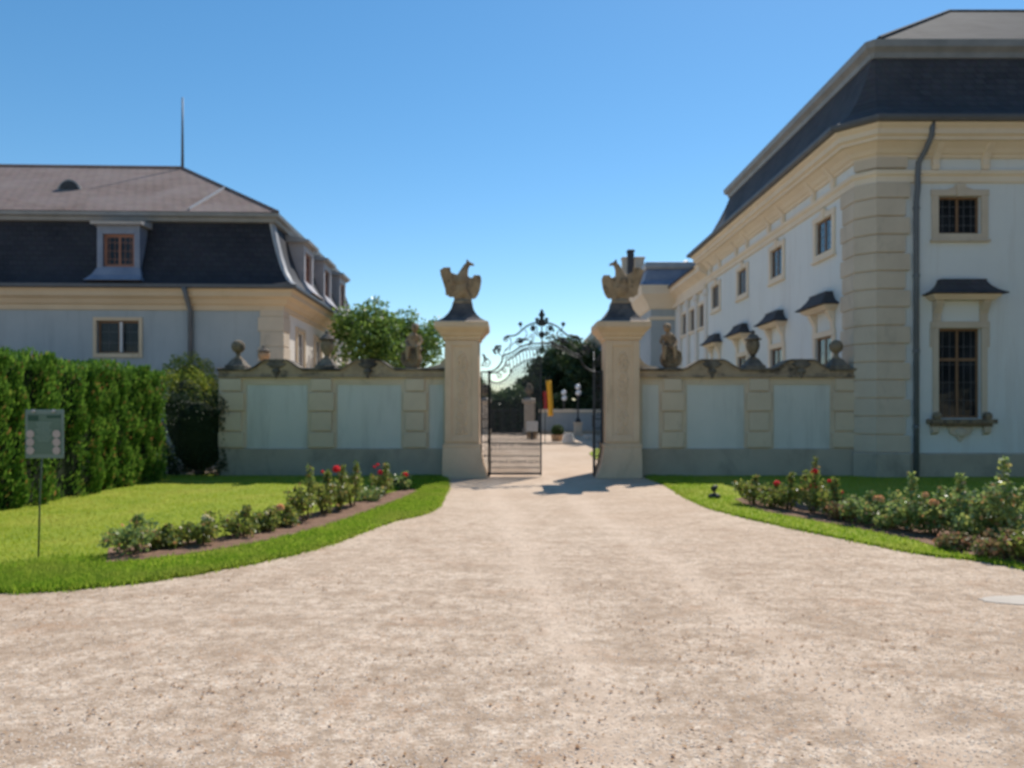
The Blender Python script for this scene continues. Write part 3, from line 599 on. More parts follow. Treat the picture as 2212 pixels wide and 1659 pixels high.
def dormer(T0, uc, hwid, lattice):
    T = lambda u, w_, z: T0(u, w_+.13, z)
    s_ = MB()
    for a, b2 in ((uc-hwid, uc-hwid+.16), (uc+hwid-.16, uc+hwid)):
        s_.box(a, b2, -.6, .06, 5.82, 7.1)
    s_.box(uc-hwid+.16, uc+hwid-.16, -.6, .055, 6.85, 7.1); s_.box(uc-hwid+.16, uc+hwid-.16, -.6, .055, 5.7, 5.87)
    s_.loft([[(uc-hwid, -.4, 5.85), (uc-hwid, .06, 5.85), (uc+hwid, .06, 5.85), (uc+hwid, -.4, 5.85)], [(uc-hwid-.1, -.4, 5.6), (uc-hwid-.1, .22, 5.6), (uc+hwid+.1, .22, 5.6), (uc+hwid+.1, -.4, 5.6)], [(uc-hwid-.2, -.2, 5.42), (uc-hwid-.2, .44, 5.42), (uc+hwid+.2, .44, 5.42), (uc+hwid+.2, -.2, 5.42)]][::-1])
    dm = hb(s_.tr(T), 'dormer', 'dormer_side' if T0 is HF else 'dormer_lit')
    s_ = MB(); s_.prism([(-.75, 7.1), (.22, 7.1), (.24, 7.18), (-.75, 7.36)], 'yz', uc-hwid-.12, uc+hwid+.12); hb(s_.tr(T), 'dormer_roof', 'flash', dm)
    sash(dm, T, uc-hwid+.16, uc+hwid-.16, 5.87, 6.85, M['redwood'], 2, (3, 4), None, .04, .09, world=False)
dormer(HF, -4.75, .62, True)
for u in (2.5, 5.4, 8.3): dormer(HS, u, .62, True)
mb = MB(); mb.tube([(-2.7, -.55, 5.22), (-2.7, -.3, 4.9), (-2.7, -.09, 4.6), (-2.7, -.09, .1)], .075, 8); hb(mb, 'downpipe', 'pipe', smooth=True)

# ------------------------------------------------------------------ garden walls
YW = 17.8
def WXp(x): return PX(x, YW)
def WZ(y): return PZ(y, YW)
def garden_wall(label, x0, x1, pil, pans, crests):
    gw = thing('garden_wall', label, 'wall', (WXp((x0+x1)/2), YW, 0), 0, 'garden walls beside the gate')
    zt, zb_ = WZ(816), WZ(969); a, b2 = WXp(x0), WXp(x1)
    mb = MB(); mb.box(a, b2, YW+.09, YW+.42, 0, zt); gw_core = mb.build('wall_core', M['wall_stone'], gw)
    mb = MB(); mb.box(a, b2, YW, YW+.09, 0, zb_); mb.build('plinth', M['plinth'], gw, bev=.01)
    mb = MB(); edges = [a] + sum([[WXp(p[0]), WXp(p[1])] for p in pans], []) + [b2]
    for i in range(0, len(edges), 2):
        if edges[i+1]-edges[i] > .005: mb.box(edges[i], edges[i+1], YW+.03, YW+.09, zb_, WZ(830))
    mb.box(a, b2, YW+.03, YW+.09, WZ(830), zt); mb.build('panel_frame', M['wall_stone'], gw)
    for p in pans:
        mb = MB(); mb.box(WXp(p[0]), WXp(p[1]), YW+.06, YW+.09, zb_, WZ(830)); mb.build('panel', M['panel'], gw)
    for p in pil:
        mb = MB(); q = [zb_+.01, WZ(932), WZ(889), WZ(846), zt-.01]
        for i in range(4):
            mb.box(WXp(p[0])+(.06 if i % 2 else .0), WXp(p[1])-(.06 if i % 2 else .0), YW-.03, YW+.03, q[i]+.018, q[i+1]-.018)
        mb.build('pilaster', M['wall_stone'], gw, bev=.012)
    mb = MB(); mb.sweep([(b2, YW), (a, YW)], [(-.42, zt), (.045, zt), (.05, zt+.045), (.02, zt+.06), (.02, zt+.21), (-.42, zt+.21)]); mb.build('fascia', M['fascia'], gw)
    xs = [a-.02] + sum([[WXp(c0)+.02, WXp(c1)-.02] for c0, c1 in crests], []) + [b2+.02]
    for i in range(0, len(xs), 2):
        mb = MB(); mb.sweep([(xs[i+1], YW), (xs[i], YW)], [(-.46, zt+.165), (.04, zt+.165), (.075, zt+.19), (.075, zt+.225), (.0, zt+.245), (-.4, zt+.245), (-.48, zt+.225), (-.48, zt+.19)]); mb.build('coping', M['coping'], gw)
    for c0, c1 in crests:
        mb = MB(); A_, B_ = WXp(c0), WXp(c1); L = B_-A_; zt2 = zt+.19; hc = WZ(776)-zt2-.03
        up_ = []
        for k in range(33):
            t_ = k/32; s2 = max(0, min(1, min(t_, 1-t_)/.33)); e2 = s2*s2*(3-2*s2)
            up_.append((A_+L*t_, zt2+.015+(hc-.015)*e2))
        poly = [(A_, zt2)] + up_ + [(B_, zt2)]
        mb.prism(poly, 'xz', YW-.026, YW+.4); cr = mb.build('crest', M['fascia'], gw)
        mb = MB()
        mb.loft([[(x, y, z) for (x, z) in [(p[0], p[1]+dz) for p in up_]] for y, dz in ((YW-.075, -.012), (YW-.075, .03), (YW+.44, .03), (YW+.44, -.012))], cap=False, closed=False)
        mb.build('cap_moulding', M['coping'], cr)
        mb = MB(); mx = (A_+B_)/2; zz = WZ(795)
        for k in range(-3, 4):
            an = k*.36; mb.ell((mx+math.sin(an)*.13, YW-.03, zz+math.cos(an)*.10), .045, .05, .14, 8, 6, Matrix.Rotation(an, 3, 'Y'))
        mb.ell((mx, YW-.03, zz-.08), .11, .06, .07, 10, 6); mb.ell((mx, YW-.03, zz-.17), .05, .04, .09, 8, 6)
        mb.build('shell_ornament', M['coping'], cr, smooth=True)
    return gw
garden_wall('plastered stone garden wall left of the iron gate, beside the thuja hedge', 472, 962, [(472, 527), (667, 722), (871, 922)], [(531, 663), (727, 866), (926, 957)], [(540, 655), (735, 855)])
garden_wall('plastered stone garden wall right of the iron gate, meeting the palace corner', 1380, 1850, [(1428, 1478), (1613, 1666), (1799, 1850)], [(1388, 1424), (1484, 1609), (1672, 1795)], [(1475, 1600), (1667, 1793)])
ZC = WZ(816)+.235
def lathe_on(name, label, cat, x, Y, prof, mat, base=.24, group=None, zc=None, n=20):
    zc = ZC if zc is None else zc
    t_ = thing(name, label, cat, (x, Y, zc), 0, group)
    b_ = MB(); b_.sqlathe([(base, zc-.01), (base, zc+.06), (base*.8, zc+.1), (base*.55, zc+.2), (.1, zc+.24)], x, Y); b_.build('pedestal', M['coping'], t_)
    m_ = MB(); m_.lathe([(r, zc+z) for r, z in prof], x, Y, n); return t_, m_
urn = [(.10, .22), (.12, .25), (.06, .29), (.07, .33), (.10, .38), (.145, .46), (.165, .56), (.16, .64), (.135, .68)]
urn_lid = [(.135, .68), (.20, .70), (.205, .73), (.15, .75), (.13, .80), (.08, .84), (.04, .86), (.06, .89), (.04, .93), (.01, .95)]
for x, lb in ((702, 'lidded stone urn on the left garden wall between its two curved crests'), (1632, 'lidded stone urn on the right garden wall between its two curved crests')):
    t_, m_ = lathe_on('stone_urn', lb, 'urn', WXp(x), YW+.2, urn, 'sculpt', group='lidded urns on the garden walls'); m_.build('bowl', M['weathered'], t_, smooth=True, angle=50)
    m_ = MB(); m_.lathe([(r, ZC+z) for r, z in urn_lid], WXp(x), YW+.2, 20); m_.build('lid', M['coping'], t_, smooth=True, angle=50)
ball = [(.09, .22), (.11, .25), (.055, .30), (.05, .36), (.075, .40)] + [(max(.012, .165*math.sin(math.pi*k/10)), .54-.165*math.cos(math.pi*k/10)) for k in range(2, 11)]
for x, lb in ((508, 'round stone ball finial at the hedge end of the left garden wall'), (1814, 'round stone ball finial beside the palace corner on the right garden wall')):
    t_, m_ = lathe_on('ball_finial', lb, 'finial', WXp(x), YW+.2, ball, 'weathered', group='ball finials on the garden walls'); m_.build('ball', M['weathered'], t_, smooth=True, angle=60)
# ochre urn on a gatepost standing behind the left wall
YB = 20.4
pg = thing('stone_gatepost', 'plain stone post rising just behind the left garden wall', 'post', (PX(570, YB), YB, 0))
mb = MB(); mb.sqlathe([(.24, 0), (.24, 2.55), (.3, 2.58), (.3, 2.68), (.2, 2.76)], PX(570, YB), YB); mb.build('shaft', M['wall_stone'], pg)
t_, m_ = lathe_on('terracotta_urn', 'small ochre urn with dark lid on the post behind the left wall', 'urn', PX(570, YB), YB, [(r, z*.72) for r, z in urn], 'terracotta', .16, zc=2.75); m_.build('bowl', M['terracotta'], t_, smooth=True)
m_ = MB(); m_.lathe([(r*.9, 2.75+z*.72) for r, z in urn_lid], PX(570, YB), YB, 16); m_.build('lid', M['coping'], t_, smooth=True)

# ------------------------------------------------------------------ gate pillars
def pillar(label, cx, inner):
    # inner = +1 when the gate opening lies to the right
    Y0 = 17.4; P = lambda x: PX(x, Y0); Zp = lambda y: PZ(y, Y0)
    c = P(cx); hw_ = .405; yc = Y0+hw_
    g = thing('gate_pillar', label, 'pillar', (c, yc, 0), 0, 'gate pillars')
    zp = Zp(959); z1 = Zp(733); mb = MB()
    rings = []
    for z, q in ((0, .62), (.12, .58), (.35, .5), (.6, .455), (zp-.08, .445), (zp-.07, .455), (zp, .455), (zp, .41)):
        i_ = q; o_ = min(q, .46)
        xa, xb = (c-o_, c+i_) if inner > 0 else (c-i_, c+o_)
        rings.append([(xa, yc-o_, z), (xb, yc-o_, z), (xb, yc+o_, z), (xa, yc+o_, z)])
    mb.loft(rings); mb.build('plinth', M['pillar_stone'], g, bev=.01)
    mb = MB(); mb.box(c-hw_, c+hw_, yc-hw_, yc+hw_, zp, z1); mb.build('shaft', M['pillar_stone'], g, bev=.012)
    mb = MB(); f0 = yc-hw_
    mb.box(c-.40, c-.24, f0-.03, f0, zp+.05, z1-.04); mb.box(c+.24, c+.40, f0-.03, f0, zp+.05, z1-.04)
    mb.box(c-.24, c+.24, f0-.03, f0, zp+.05, zp+.2); mb.box(c-.24, c+.24, f0-.03, f0, z1-.16, z1-.04); mb.build('panel_frame', M['pillar_stone'], g, bev=.012)
    mb = MB(); rnd = random.Random(3)
    for k in range(26):
        z = z1-.35-k*.075; wd = .05+.07*abs(math.sin(k*.55)); 
        for s2 in (-1, 0, 1): mb.ell((c+s2*wd*.75+rnd.uniform(-.015, .015), f0-.002, z+rnd.uniform(-.02, .02)), .035+rnd.uniform(0, .02), .022, .045, 7, 5)
    mb.build('festoon', M['pillar_stone'], g, smooth=True)
    mb = MB(); q = [(hw_, z1-.02), (hw_+.04, z1), (hw_+.05, z1+.06), (hw_+.10, z1+.10), (hw_+.12, z1+.15), (hw_+.2, z1+.23), (hw_+.235, z1+.28), (hw_+.235, z1+.40), (hw_+.19, z1+.42)]
    mb.sqlathe(q, c, yc); mb.build('capital', M['pillar_stone'], g, bev=.008)
    mb = MB(); zc = z1+.42
    mb.sqlathe([(.60, zc), (.55, zc+.02), (.44, zc+.09), (.34, zc+.2), (.27, zc+.32), (.235, zc+.44), (.235, zc+.47)], c, yc); mb.build('cap_roof', M['lead_cap'], g)
    return c, yc, zc+.46
cL = pillar('tall stone gate pillar left of the gate opening, under the left eagle', 997.4, 1)
cR = pillar('tall stone gate pillar right of the gate opening, under the right eagle', 1345, -1)
def eagle(label, c, sgn):
    cx_, cy_, cz = c; sc_ = .10668/F*17.8     # outline units (photo zoom pixels) to metres
    P2 = lambda u, v: (cx_+sgn*(u-775)*sc_, cz + (1075-v)*sc_)
    mb = MB()
    wl = [(390, 345), (325, 400), (340, 500), (390, 660), (430, 790), (435, 890), (510, 880), (500, 760), (560, 700), (640, 720), (700, 740), (800, 700), (800, 500), (720, 455), (660, 475), (560, 440), (440, 380)]
    wr = [(1130, 500), (1155, 570), (1130, 740), (1085, 870), (1030, 940), (985, 960), (950, 925), (1000, 900), (1010, 850), (985, 800), (935, 785), (880, 790), (830, 780), (740, 700), (760, 520), (870, 500), (940, 540), (1040, 530)]
    for wg in (wl, wr):
        poly = [P2(*p) for p in wg]
        tri = geometry.tessellate_polygon([[Vector((x, z, 0)) for x, z in poly]]); n_ = len(poly)
        def dp(x): return -.30*abs(x-cx_)**1.3 + .02
        vs = [(x, cy_-.09+dp(x), z) for x, z in poly] + [(x, cy_+.10+dp(x), z) for x, z in poly]
        mb.add(vs, [tuple(q) for q in tri] + [tuple(i_+n_ for i_ in q) for q in tri] + [(i_, (i_+1) % n_, (i_+1) % n_+n_, i_+n_) for i_ in range(n_)])
        for k in range(5):      # feather ridges
            a, b2 = Vector(poly[0]), Vector(poly[len(poly)//2-2]); o_ = (k-2)*.035
            for s3 in range(8):
                t_ = s3/7; q = a.lerp(b2, t_); mb.ell((q.x*.8+cx_*.2+o_, cy_-.06-.35*abs(q.x*.8+cx_*.2-cx_)**1.3, q.y-.03), .02, .025, .05, 6, 4)
    bx, bz = P2(770, 760); rot = Matrix.Rotation(sgn*.15, 3, 'Y')
    mb.ell((bx, cy_-.02, bz), .205, .2, .28, 14, 10, rot)
    bx, bz = P2(755, 620); mb.ell((bx, cy_-.04, bz), .19, .18, .2)
    nk = [P2(*p) for p in ((745, 600), (790, 460), (815, 380), (850, 310), (890, 255))]
    mb.tube([(x, cy_-.05-.01*i, z) for i, (x, z) in enumerate(nk)], [.17, .12, .09, .075, .055], 10)
    hx, hz = P2(895, 262); mb.ell((hx, cy_-.09, hz), .07, .062, .06)
    a, b2, d = P2(930, 265), P2(985, 275), P2(1010, 310); mb.tube([(a[0], cy_-.09, a[1]), (b2[0], cy_-.09, b2[1]), (d[0], cy_-.09, d[1])], [.042, .032, .012], 8)
    a, b2 = P2(880, 235), P2(865, 165); mb.tube([(a[0], cy_-.09, a[1]), (b2[0], cy_-.09, b2[1])], [.045, .015], 8)
    for u0, u1 in ((690, 650), (850, 910)):
        p = [P2(u0, 830), P2((u0+u1)/2, 930), P2(u1, 1040)]; mb.tube([(q[0], cy_-.06, q[1]) for q in p], [.10, .085, .07], 8)
        for k in (-1, 0, 1): mb.tube([(p[2][0], cy_-.06, p[2][1]), (p[2][0]+k*.05, cy_-.15, p[2][1]-.03)], [.035, .02], 6)
    p = P2(790, 960); mb.ell((p[0], cy_+.06, p[1]), .19, .10, .2)
    p = P2(775, 1075); mb.ell((p[0], cy_, p[1]+.03), .235, .235, .12)
    mb.box(cx_-.23, cx_+.23, cy_-.23, cy_+.23, cz-.02, cz+.06)
    o = remeshed(mb, 'eagle_statue', M['sculpt'], .017)
    return tag(o, label, 'statue', 'stone eagles on the gate pillars')
eagle('weathered stone eagle with raised wings on the left gate pillar', cL, 1)
eagle('weathered stone eagle with raised wings on the right gate pillar', cR, -1)
# volutes with little seated figures beside each pillar
def volute(label, flabel, xv, xp, sgn):
    # sgn +1: pillar stands to the right
    Yv = YW+.2; cx_ = PX(xv, YW); rv = .25; g = thing('volute_scroll', label, 'scroll', (cx_, Yv, ZC), 0, 'scrolls beside the gate pillars')
    mb = MB(); zc = ZC+rv-.01; n = 28
    mb.prism([(cx_+rv*math.cos(2*math.pi*k/n), zc+rv*math.sin(2*math.pi*k/n)) for k in range(n)], 'xz', Yv-.14, Yv+.14)
    mb.build('scroll_disc', M['weathered'], g, bev=.012)
    mb = MB(); pts = []
    for k in range(34):
        an = k*.42+.4; rr = rv*(.98-k*.026); pts.append((cx_-sgn*rr*math.cos(an), Yv-.15, zc+rr*math.sin(an)))
    mb.tube(pts, .022, 6); mb.ell((cx_, Yv-.15, zc), .045, .03, .045); mb.build('spiral', M['weathered'], g, smooth=True)
    mb = MB(); px = PX(xp, YW)+sgn*.03; pts = [(px, ZC-.02)]
    for k in range(13):
        t_ = k/12; pts.append((px-sgn*(.42*(1-math.cos(t_*math.pi/2))), ZC+.04+.34*(1-math.sin(t_*math.pi/2))))
    pts.append((px-sgn*.42, ZC-.02)); mb.prism(pts, 'xz', Yv-.13, Yv+.13); mb.build('buttress', M['wall_stone'], g, bev=.01)
    # figure
    b_ = MB(); bx, by, bz = cx_+sgn*.07, Yv, zc+rv-.02
    K = 1.25
    b_.tube([(bx, by, bz+.02), (bx-sgn*.02, by, bz+.16), (bx-sgn*.01, by-.01, bz+.28), (bx+sgn*.01, by-.02, bz+.33)], [.115, .10, .10, .045], 10)
    b_.ell((bx+sgn*.02, by-.03, bz+.42), .072, .078, .085); b_.ell((bx+sgn*.02, by-.105, bz+.41), .016, .02, .018)
    b_.ell((bx+sgn*.02, by+.0, bz+.46), .08, .08, .06)
    for s2 in (-1, 1):
        b_.tube([(bx+s2*.06, by, bz+.04), (bx+s2*.10, by-.17, bz+.03), (bx+s2*.11, by-.17, bz-.18)], [.062, .052, .035], 8); b_.ell((bx+s2*.11, by-.20, bz-.2), .03, .05, .025)
        b_.tube([(bx+s2*.09, by, bz+.27), (bx+s2*.15, by-.05, bz+.15), (bx+s2*.12, by-.14, bz+.08)], [.042, .036, .026], 8); b_.ell((bx+s2*.12, by-.16, bz+.07), .028, .03, .025)
    b_.v = [(bx+(x-bx)*K, by+(y-by)*K, bz+(z-bz)*K) for x, y, z in b_.v]
    o = remeshed(b_, 'stone_figure', M['sculpt'], .014); tag(o, flabel, 'statue', 'small seated figures on the scrolls')
volute('stone scroll on the left garden wall against the gate pillar', 'small seated stone figure on the scroll left of the gate', 886, 960, 1)
volute('stone scroll on the right garden wall against the gate pillar', 'small seated stone figure on the scroll right of the gate', 1453, 1384, -1)

# ------------------------------------------------------------------ wrought iron gate
YG = 17.82; GX = lambda x: PX(x, YG); GZ = lambda y: PZ(y, YG); GC = 1170.3
def curve(pts, k=6): return smoothpoly(pts, k)
def tubes(mb, pts, r, y=YG, n=5): mb.tube([(GX(x), y, GZ(yy)) for x, yy in pts], r*.8, n)
def spiral(cx_, cy_, r0, a0, turns, dirn, n=22): return [(cx_+r0*(1-.8*k/n)*math.cos(a0+dirn*turns*6.283*k/n), cy_+r0*(1-.8*k/n)*math.sin(a0+dirn*turns*6.283*k/n)) for k in range(n+1)]
def rosette(mb, x, yy, r, y=YG):
    for k in range(6):
        an = k*1.047; mb.ell((GX(x)+r*.6*math.cos(an), y, GZ(yy)+r*.6*math.sin(an)), r*.42, .02, r*.42, 7, 5)
    mb.ell((GX(x), y-.02, GZ(yy)), r*.4, .03, r*.4, 8, 5)
arch = thing('gate_overthrow', 'black wrought iron arch of scrolls and rosettes spanning the two pillars', 'gate arch', (GX(GC), YG, 0))
mb = MB(); orn = MB()
for s_ in (-1, 1):
    X_ = lambda x: GC + s_*(GC-x) if s_ < 0 else x
    m_ = (lambda pts: pts) if s_ > 0 else (lambda pts: [(2*GC-x, yy) for x, yy in pts])
    T2 = lambda mbq, pts, r: tubes(mbq, m_(pts), r)
    main = curve([(1042, 803), (1058, 803), (1074, 795), (1084, 781), (1087, 769), (1105, 762), (1122, 751), (1140, 744), (1158, 742), (GC, 742)]); T2(mb, main, .026)
    T2(mb, curve([(1089, 774), (1106, 768), (1124, 757), (1141, 750), (1158, 748), (GC, 748)]), .017)
    T2(mb, spiral(1052, 783, 9.5, 2.6, 1.4, -1), .014); T2(mb, curve([(1042, 793), (1043, 785), (1048, 777), (1055, 774)]), .016)
    T2(mb, curve([(1091, 734), (1093, 728), (1098, 726), (1114, 724), (1128, 713), (1136, 706), (1150, 699), (1160, 698), (GC, 700)]), .026)
    T2(mb, spiral(1093, 733, 6, 4.7, 1.3, -1), .014)
    T2(mb, curve([(1100, 758), (1104, 748), (1112, 740), (1120, 740)]), .014)
    T2(mb, spiral(1123, 737, 10, 1.2, 1.5, 1), .014); T2(mb, spiral(1152, 710, 10, 1.6, 1.6, -1), .014); T2(mb, spiral(1146, 731, 9, 4.6, 1.5, 1), .014)
    T2(mb, spiral(1160, 722, 6, 3.2, 1.4, 1), .012)
    T2(mb, curve([(1134, 712), (1138, 722), (1133, 733), (1128, 741)]), .014); T2(mb, curve([(1098, 727), (1104, 735), (1102, 745), (1092, 758)]), .013)
    T2(mb, curve([(1128, 713), (1125, 707), (1124, 701)]), .012); T2(mb, curve([(1087, 769), (1080, 766), (1074, 758)]), .014); T2(mb, curve([(1087, 769), (1090, 758), (1096, 752)]), .012)
    T2(mb, curve([(1046, 778), (1045, 773), (1047, 769)]), .012)
    for x, yy, r in ((1123, 737, .065), (1152, 709, .06), (1124, 700, .055), (1160, 690, .05), (1097, 727, .04)):
        xx = x if s_ > 0 else 2*GC-x; o_ = MB(); rosette(o_, xx, yy, r); o_.build('rosette', M['iron'], arch, smooth=True)
    for k, (x, yy) in enumerate(((1070, 752), (1077, 748), (1068, 760), (1079, 757), (1074, 754), (1046, 770), (1146, 741), (1134, 733))):
        xx = x if s_ > 0 else 2*GC-x; an = (k*1.1+.3)*s_; mb.ell((GX(xx), YG, GZ(yy)), .03, .03, .085, 7, 5, Matrix.Rotation(an, 3, 'Y'))
o_ = MB(); rosette(o_, GC, 723, .085); o_.build('rosette', M['iron'], arch, smooth=True); rosette(orn, GC, 680, .08); orn.ell((GX(GC), YG, GZ(689)), .05, .04, .12, 8, 6); orn.ell((GX(GC), YG, GZ(672)), .035, .035, .05)
for k in (-2, -1, 1, 2): orn.ell((GX(GC+k*4), YG, GZ(699-2*(2-abs(k)))), .035, .03, .09, 7, 5, Matrix.Rotation(k*.4, 3, 'Y'))
tubes(mb, [(GC, 742), (GC, 670)], .02)
mb.build('arch_frame', M['iron'], arch, smooth=True); orn.build('finial', M['iron'], arch, smooth=True)
for xa, xb in ((1040, 1056), (1284.5, 1300)):          # fixed side panels of the arch
    mb = MB(); mb.box(GX(xa)-.02, GX(xa)+.02, YG-.02, YG+.02, 0, GZ(803)); mb.box(GX(xb)-.025, GX(xb)+.025, YG-.025, YG+.025, 0, GZ(800))
    for yy in (804, 834, 864, 905, 925, 955, 985, 1022): mb.box(GX(xa), GX(xb), YG-.012, YG+.012, GZ(yy)-.012, GZ(yy)+.012)
    mx = (xa+xb)/2
    for yy in range(812, 1015, 15): tubes(mb, spiral(mx, yy, 5.5, yy, 1.3, 1, 14), .009, n=4); tubes(mb, spiral(mx+1, yy+7, 4.5, yy+2, 1.3, -1, 12), .009, n=4)
    mb.build('side_panel', M['iron'], arch)
def leaf_gate(label, hinge, swing, state):
    # built with the hinge at local x = 0, running in +x, 113 photo px wide
    Wd = GX(1170)-GX(1057.5); g = thing('gate_leaf', label, 'gate', (hinge, YG, 0), swing, 'iron gate leaves')
    q = lambda x: GX(x)-GX(1057.5)
    mb = MB(); mb.box(-.025, .025, -.025, .025, .03, GZ(803)); mb.box(Wd-.04, Wd, -.025, .025, .03, GZ(775)); mb.box(0, Wd-.02, -.018, .018, .05, .1)
    for yy in (1010, 985, 938): mb.box(.02, Wd-.03, -.010, .010, GZ(yy)-.009, GZ(yy)+.009)
    topc = curve([(1057.5, 822), (1075, 827), (1093, 818), (1103, 806), (1106, 797), (1118, 789), (1130, 781), (1148, 776), (1170, 772)], 5)
    upc = curve([(1057.5, 806), (1075, 803), (1090, 790), (1094, 779), (1110, 771), (1128, 758), (1144, 754), (1170, 752)], 5)
    mb.build('frame', M['iron'], g, world=False)
    fr_ = MB(); fr_.tube([(q(x), 0, GZ(yy)) for x, yy in topc], .015, 5); fr_.tube([(q(x), 0, GZ(yy)) for x, yy in upc], .018, 5); fr_.build('top_rail', M['iron'], g, smooth=True, world=False)
    def zc(cv, x):
        for (xa, ya), (xb, yb) in zip(cv, cv[1:]):
            if xa <= x <= xb: return ya+(yb-ya)*(x-xa)/max(xb-xa, 1e-6)
        return cv[-1][1]
    mb = MB(); x = 1062
    while x < 1168:
        mb.box(q(x)-.012, q(x)+.012, -.012, .012, .09, GZ(zc(topc, x))); x += 5.0
    mb.build('bars', M['iron'], g, world=False)
    mb = MB(); x = 1100
    while x < 1168:
        ya, yb = zc(upc, x), zc(topc, x+3)
        mb.tube([(q(x), 0, GZ(ya)), (q(x+2), 0, GZ((ya+yb)/2)), (q(x+2), 0, GZ(yb))], .011, 5); x += 7.2
    for cx_, cy_, r in ((1078, 812, 7), (1090, 802, 6), (1096, 790, 5)): mb.tube([(q(a), 0, GZ(b2)) for a, b2 in spiral(cx_, cy_, r, cx_, 1.4, 1, 18)], .011, 5)
    mb.build('fringe', M['iron'], g, smooth=True, world=False)
    mb = MB()
    for i in range(14):
        x = 1063+i*8; mb.tube([(q(a), 0, GZ(b2)) for a, b2 in spiral(x, 997.5, 3.6, x, 1.2, 1, 10)], .007, 4); mb.tube([(q(a), 0, GZ(b2)) for a, b2 in spiral(x, 961, 3.6, x, 1.2, -1, 10)], .006, 4)
    mb.box(.02, Wd-.03, -.012, .012, GZ(950), GZ(950)+.012); mb.box(.02, Wd-.03, -.012, .012, GZ(970), GZ(970)+.012)
    mb.build('scroll_band', M['iron'], g, world=False)
    mb = MB(); mb.box(Wd-.09, Wd-.0, -.04, .04, GZ(925), GZ(898)); mb.build('lock_box', M['iron'], g, world=False)
leaf_gate('closed iron gate leaf beside the left pillar', GX(1057.5), 0, 'closed')
leaf_gate('open iron gate leaf swung back beside the right pillar', GX(1283), math.radians(84), 'open')

# ------------------------------------------------------------------ garden: hedge, shrubs
def hedge():
    g = thing('thuja_hedge', 'tall clipped green thuja hedge along the left lawn', 'hedge', (-8.3, 11, 0))
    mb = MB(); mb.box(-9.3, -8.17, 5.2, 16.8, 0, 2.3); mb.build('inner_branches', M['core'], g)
    lf = MB(); rnd = random
    cols = []; y = 5.2
    while y < 16.9: cols.append((y, rnd.uniform(.06, .34), rnd.uniform(2.25, 2.62), rnd.uniform(-.35, .35), rnd.random())); y += rnd.uniform(.16, .6)
    n = 0
    while n < 40000:
        cy, bl, ht, lean, thin = cols[min(int(len(cols)*rnd.random()**.8), len(cols)-1)]
        z = ht*rnd.random()
        if z < 1.15 and thin < .55 and cy < 14.5 and rnd.random() < .8: n += .3; continue
        if rnd.random() < .75*max(0, math.sin(z*4.3+thin*20)): n += .2; continue
        dy = rnd.gauss(0, .15); y = cy+dy+lean*(z/2.5-.5)*.5
        x = -8.16+bl*max(0, 1-(dy/.22)**2)*(1-.25*(z/ht)**4)+rnd.uniform(-.07, .05)+.05*math.sin(z*9+thin*30)
        a = (Vector((.5, 0, 1)) + rvec()*.5).normalized(); b2 = rvec(); b2 = (b2-a*b2.dot(a)).normalized()
        lf.leaf((x, y, z), a, b2, rnd.uniform(.06, .14), rnd.uniform(.022, .045)); n += 1
    for _ in range(9000):
        y = rnd.uniform(5.2, 16.9); x = rnd.uniform(-9.3, -7.95); z = 2.30+.16*abs(math.sin(y*6.1+x*2))+.07*math.sin(y*2.2)+rnd.uniform(-.05, .12)
        a = (Vector((.1, 0, 1)) + rvec()*.6).normalized(); b2 = rvec(); b2 = (b2-a*b2.dot(a)).normalized(); lf.leaf((x, y, z), a, b2, rnd.uniform(.08, .17), rnd.uniform(.025, .05))
    for _ in range(9000):
        y = 5.2+11.6*rnd.random()**.8; z = 2.4*rnd.random()
        if z < .7+.3*math.sin(y*3) and y < 14: continue
        x = -8.10+.13*math.sin(y*1.9+z*2.7)*math.sin(z*3.3-y)+rnd.uniform(-.05, .05)
        a = (Vector((.6, 0, .8)) + rvec()*.7).normalized(); b2 = rvec(); b2 = (b2-a*b2.dot(a)).normalized(); lf.leaf((x, y, z), a, b2, rnd.uniform(.06, .13), rnd.uniform(.022, .045))
    for _ in range(3500):
        z = rnd.uniform(.1, 2.5); x = rnd.uniform(-9.3, -8.0); y = 16.8+.15*abs(math.sin(x*7))+rnd.uniform(-.05, .1)
        leaf_at(lf, (x, y, z), .12, .04, .6)
    lf.build('foliage', M['leaf_thuja'], g, normals=False)
hedge()
def shrub(name, label, cat, c, r, mat, n, leafsz=(.06, .03), group=None, sq=1.0):
    g = thing(name, label, cat, (c[0], c[1], 0), 0, group)
    st = MB()
    for k in range(5):
        a = k*1.26; st.tube([(c[0]+.05*math.cos(a), c[1]+.05*math.sin(a), 0), (c[0]+r[0]*.3*math.cos(a), c[1]+r[1]*.3*math.sin(a), c[2]*.6), (c[0]+r[0]*.5*math.cos(a), c[1]+r[1]*.5*math.sin(a), c[2]+r[2]*.4)], [.05, .03, .01], 5)
    st.build('stems', M['bark'], g)
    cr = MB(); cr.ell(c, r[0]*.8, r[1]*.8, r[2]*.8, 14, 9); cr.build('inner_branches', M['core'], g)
    lf = MB()
    for _ in range(n):
        d = rvec(); d0 = d.copy(); d = Vector([math.copysign(abs(q)**sq, q) for q in d]); k = .84+.2*random.random()+.07*math.sin(d0.x*9+d0.y*7+d0.z*8)
        p = Vector(c)+Vector((d.x*r[0], d.y*r[1], d.z*r[2]))*k
        if p.z < .05: continue
        leaf_at(lf, p, leafsz[0]*random.uniform(.7, 1.4), leafsz[1]*random.uniform(.7, 1.4), .5)
    lf.build('foliage', M[mat], g, normals=False); return g
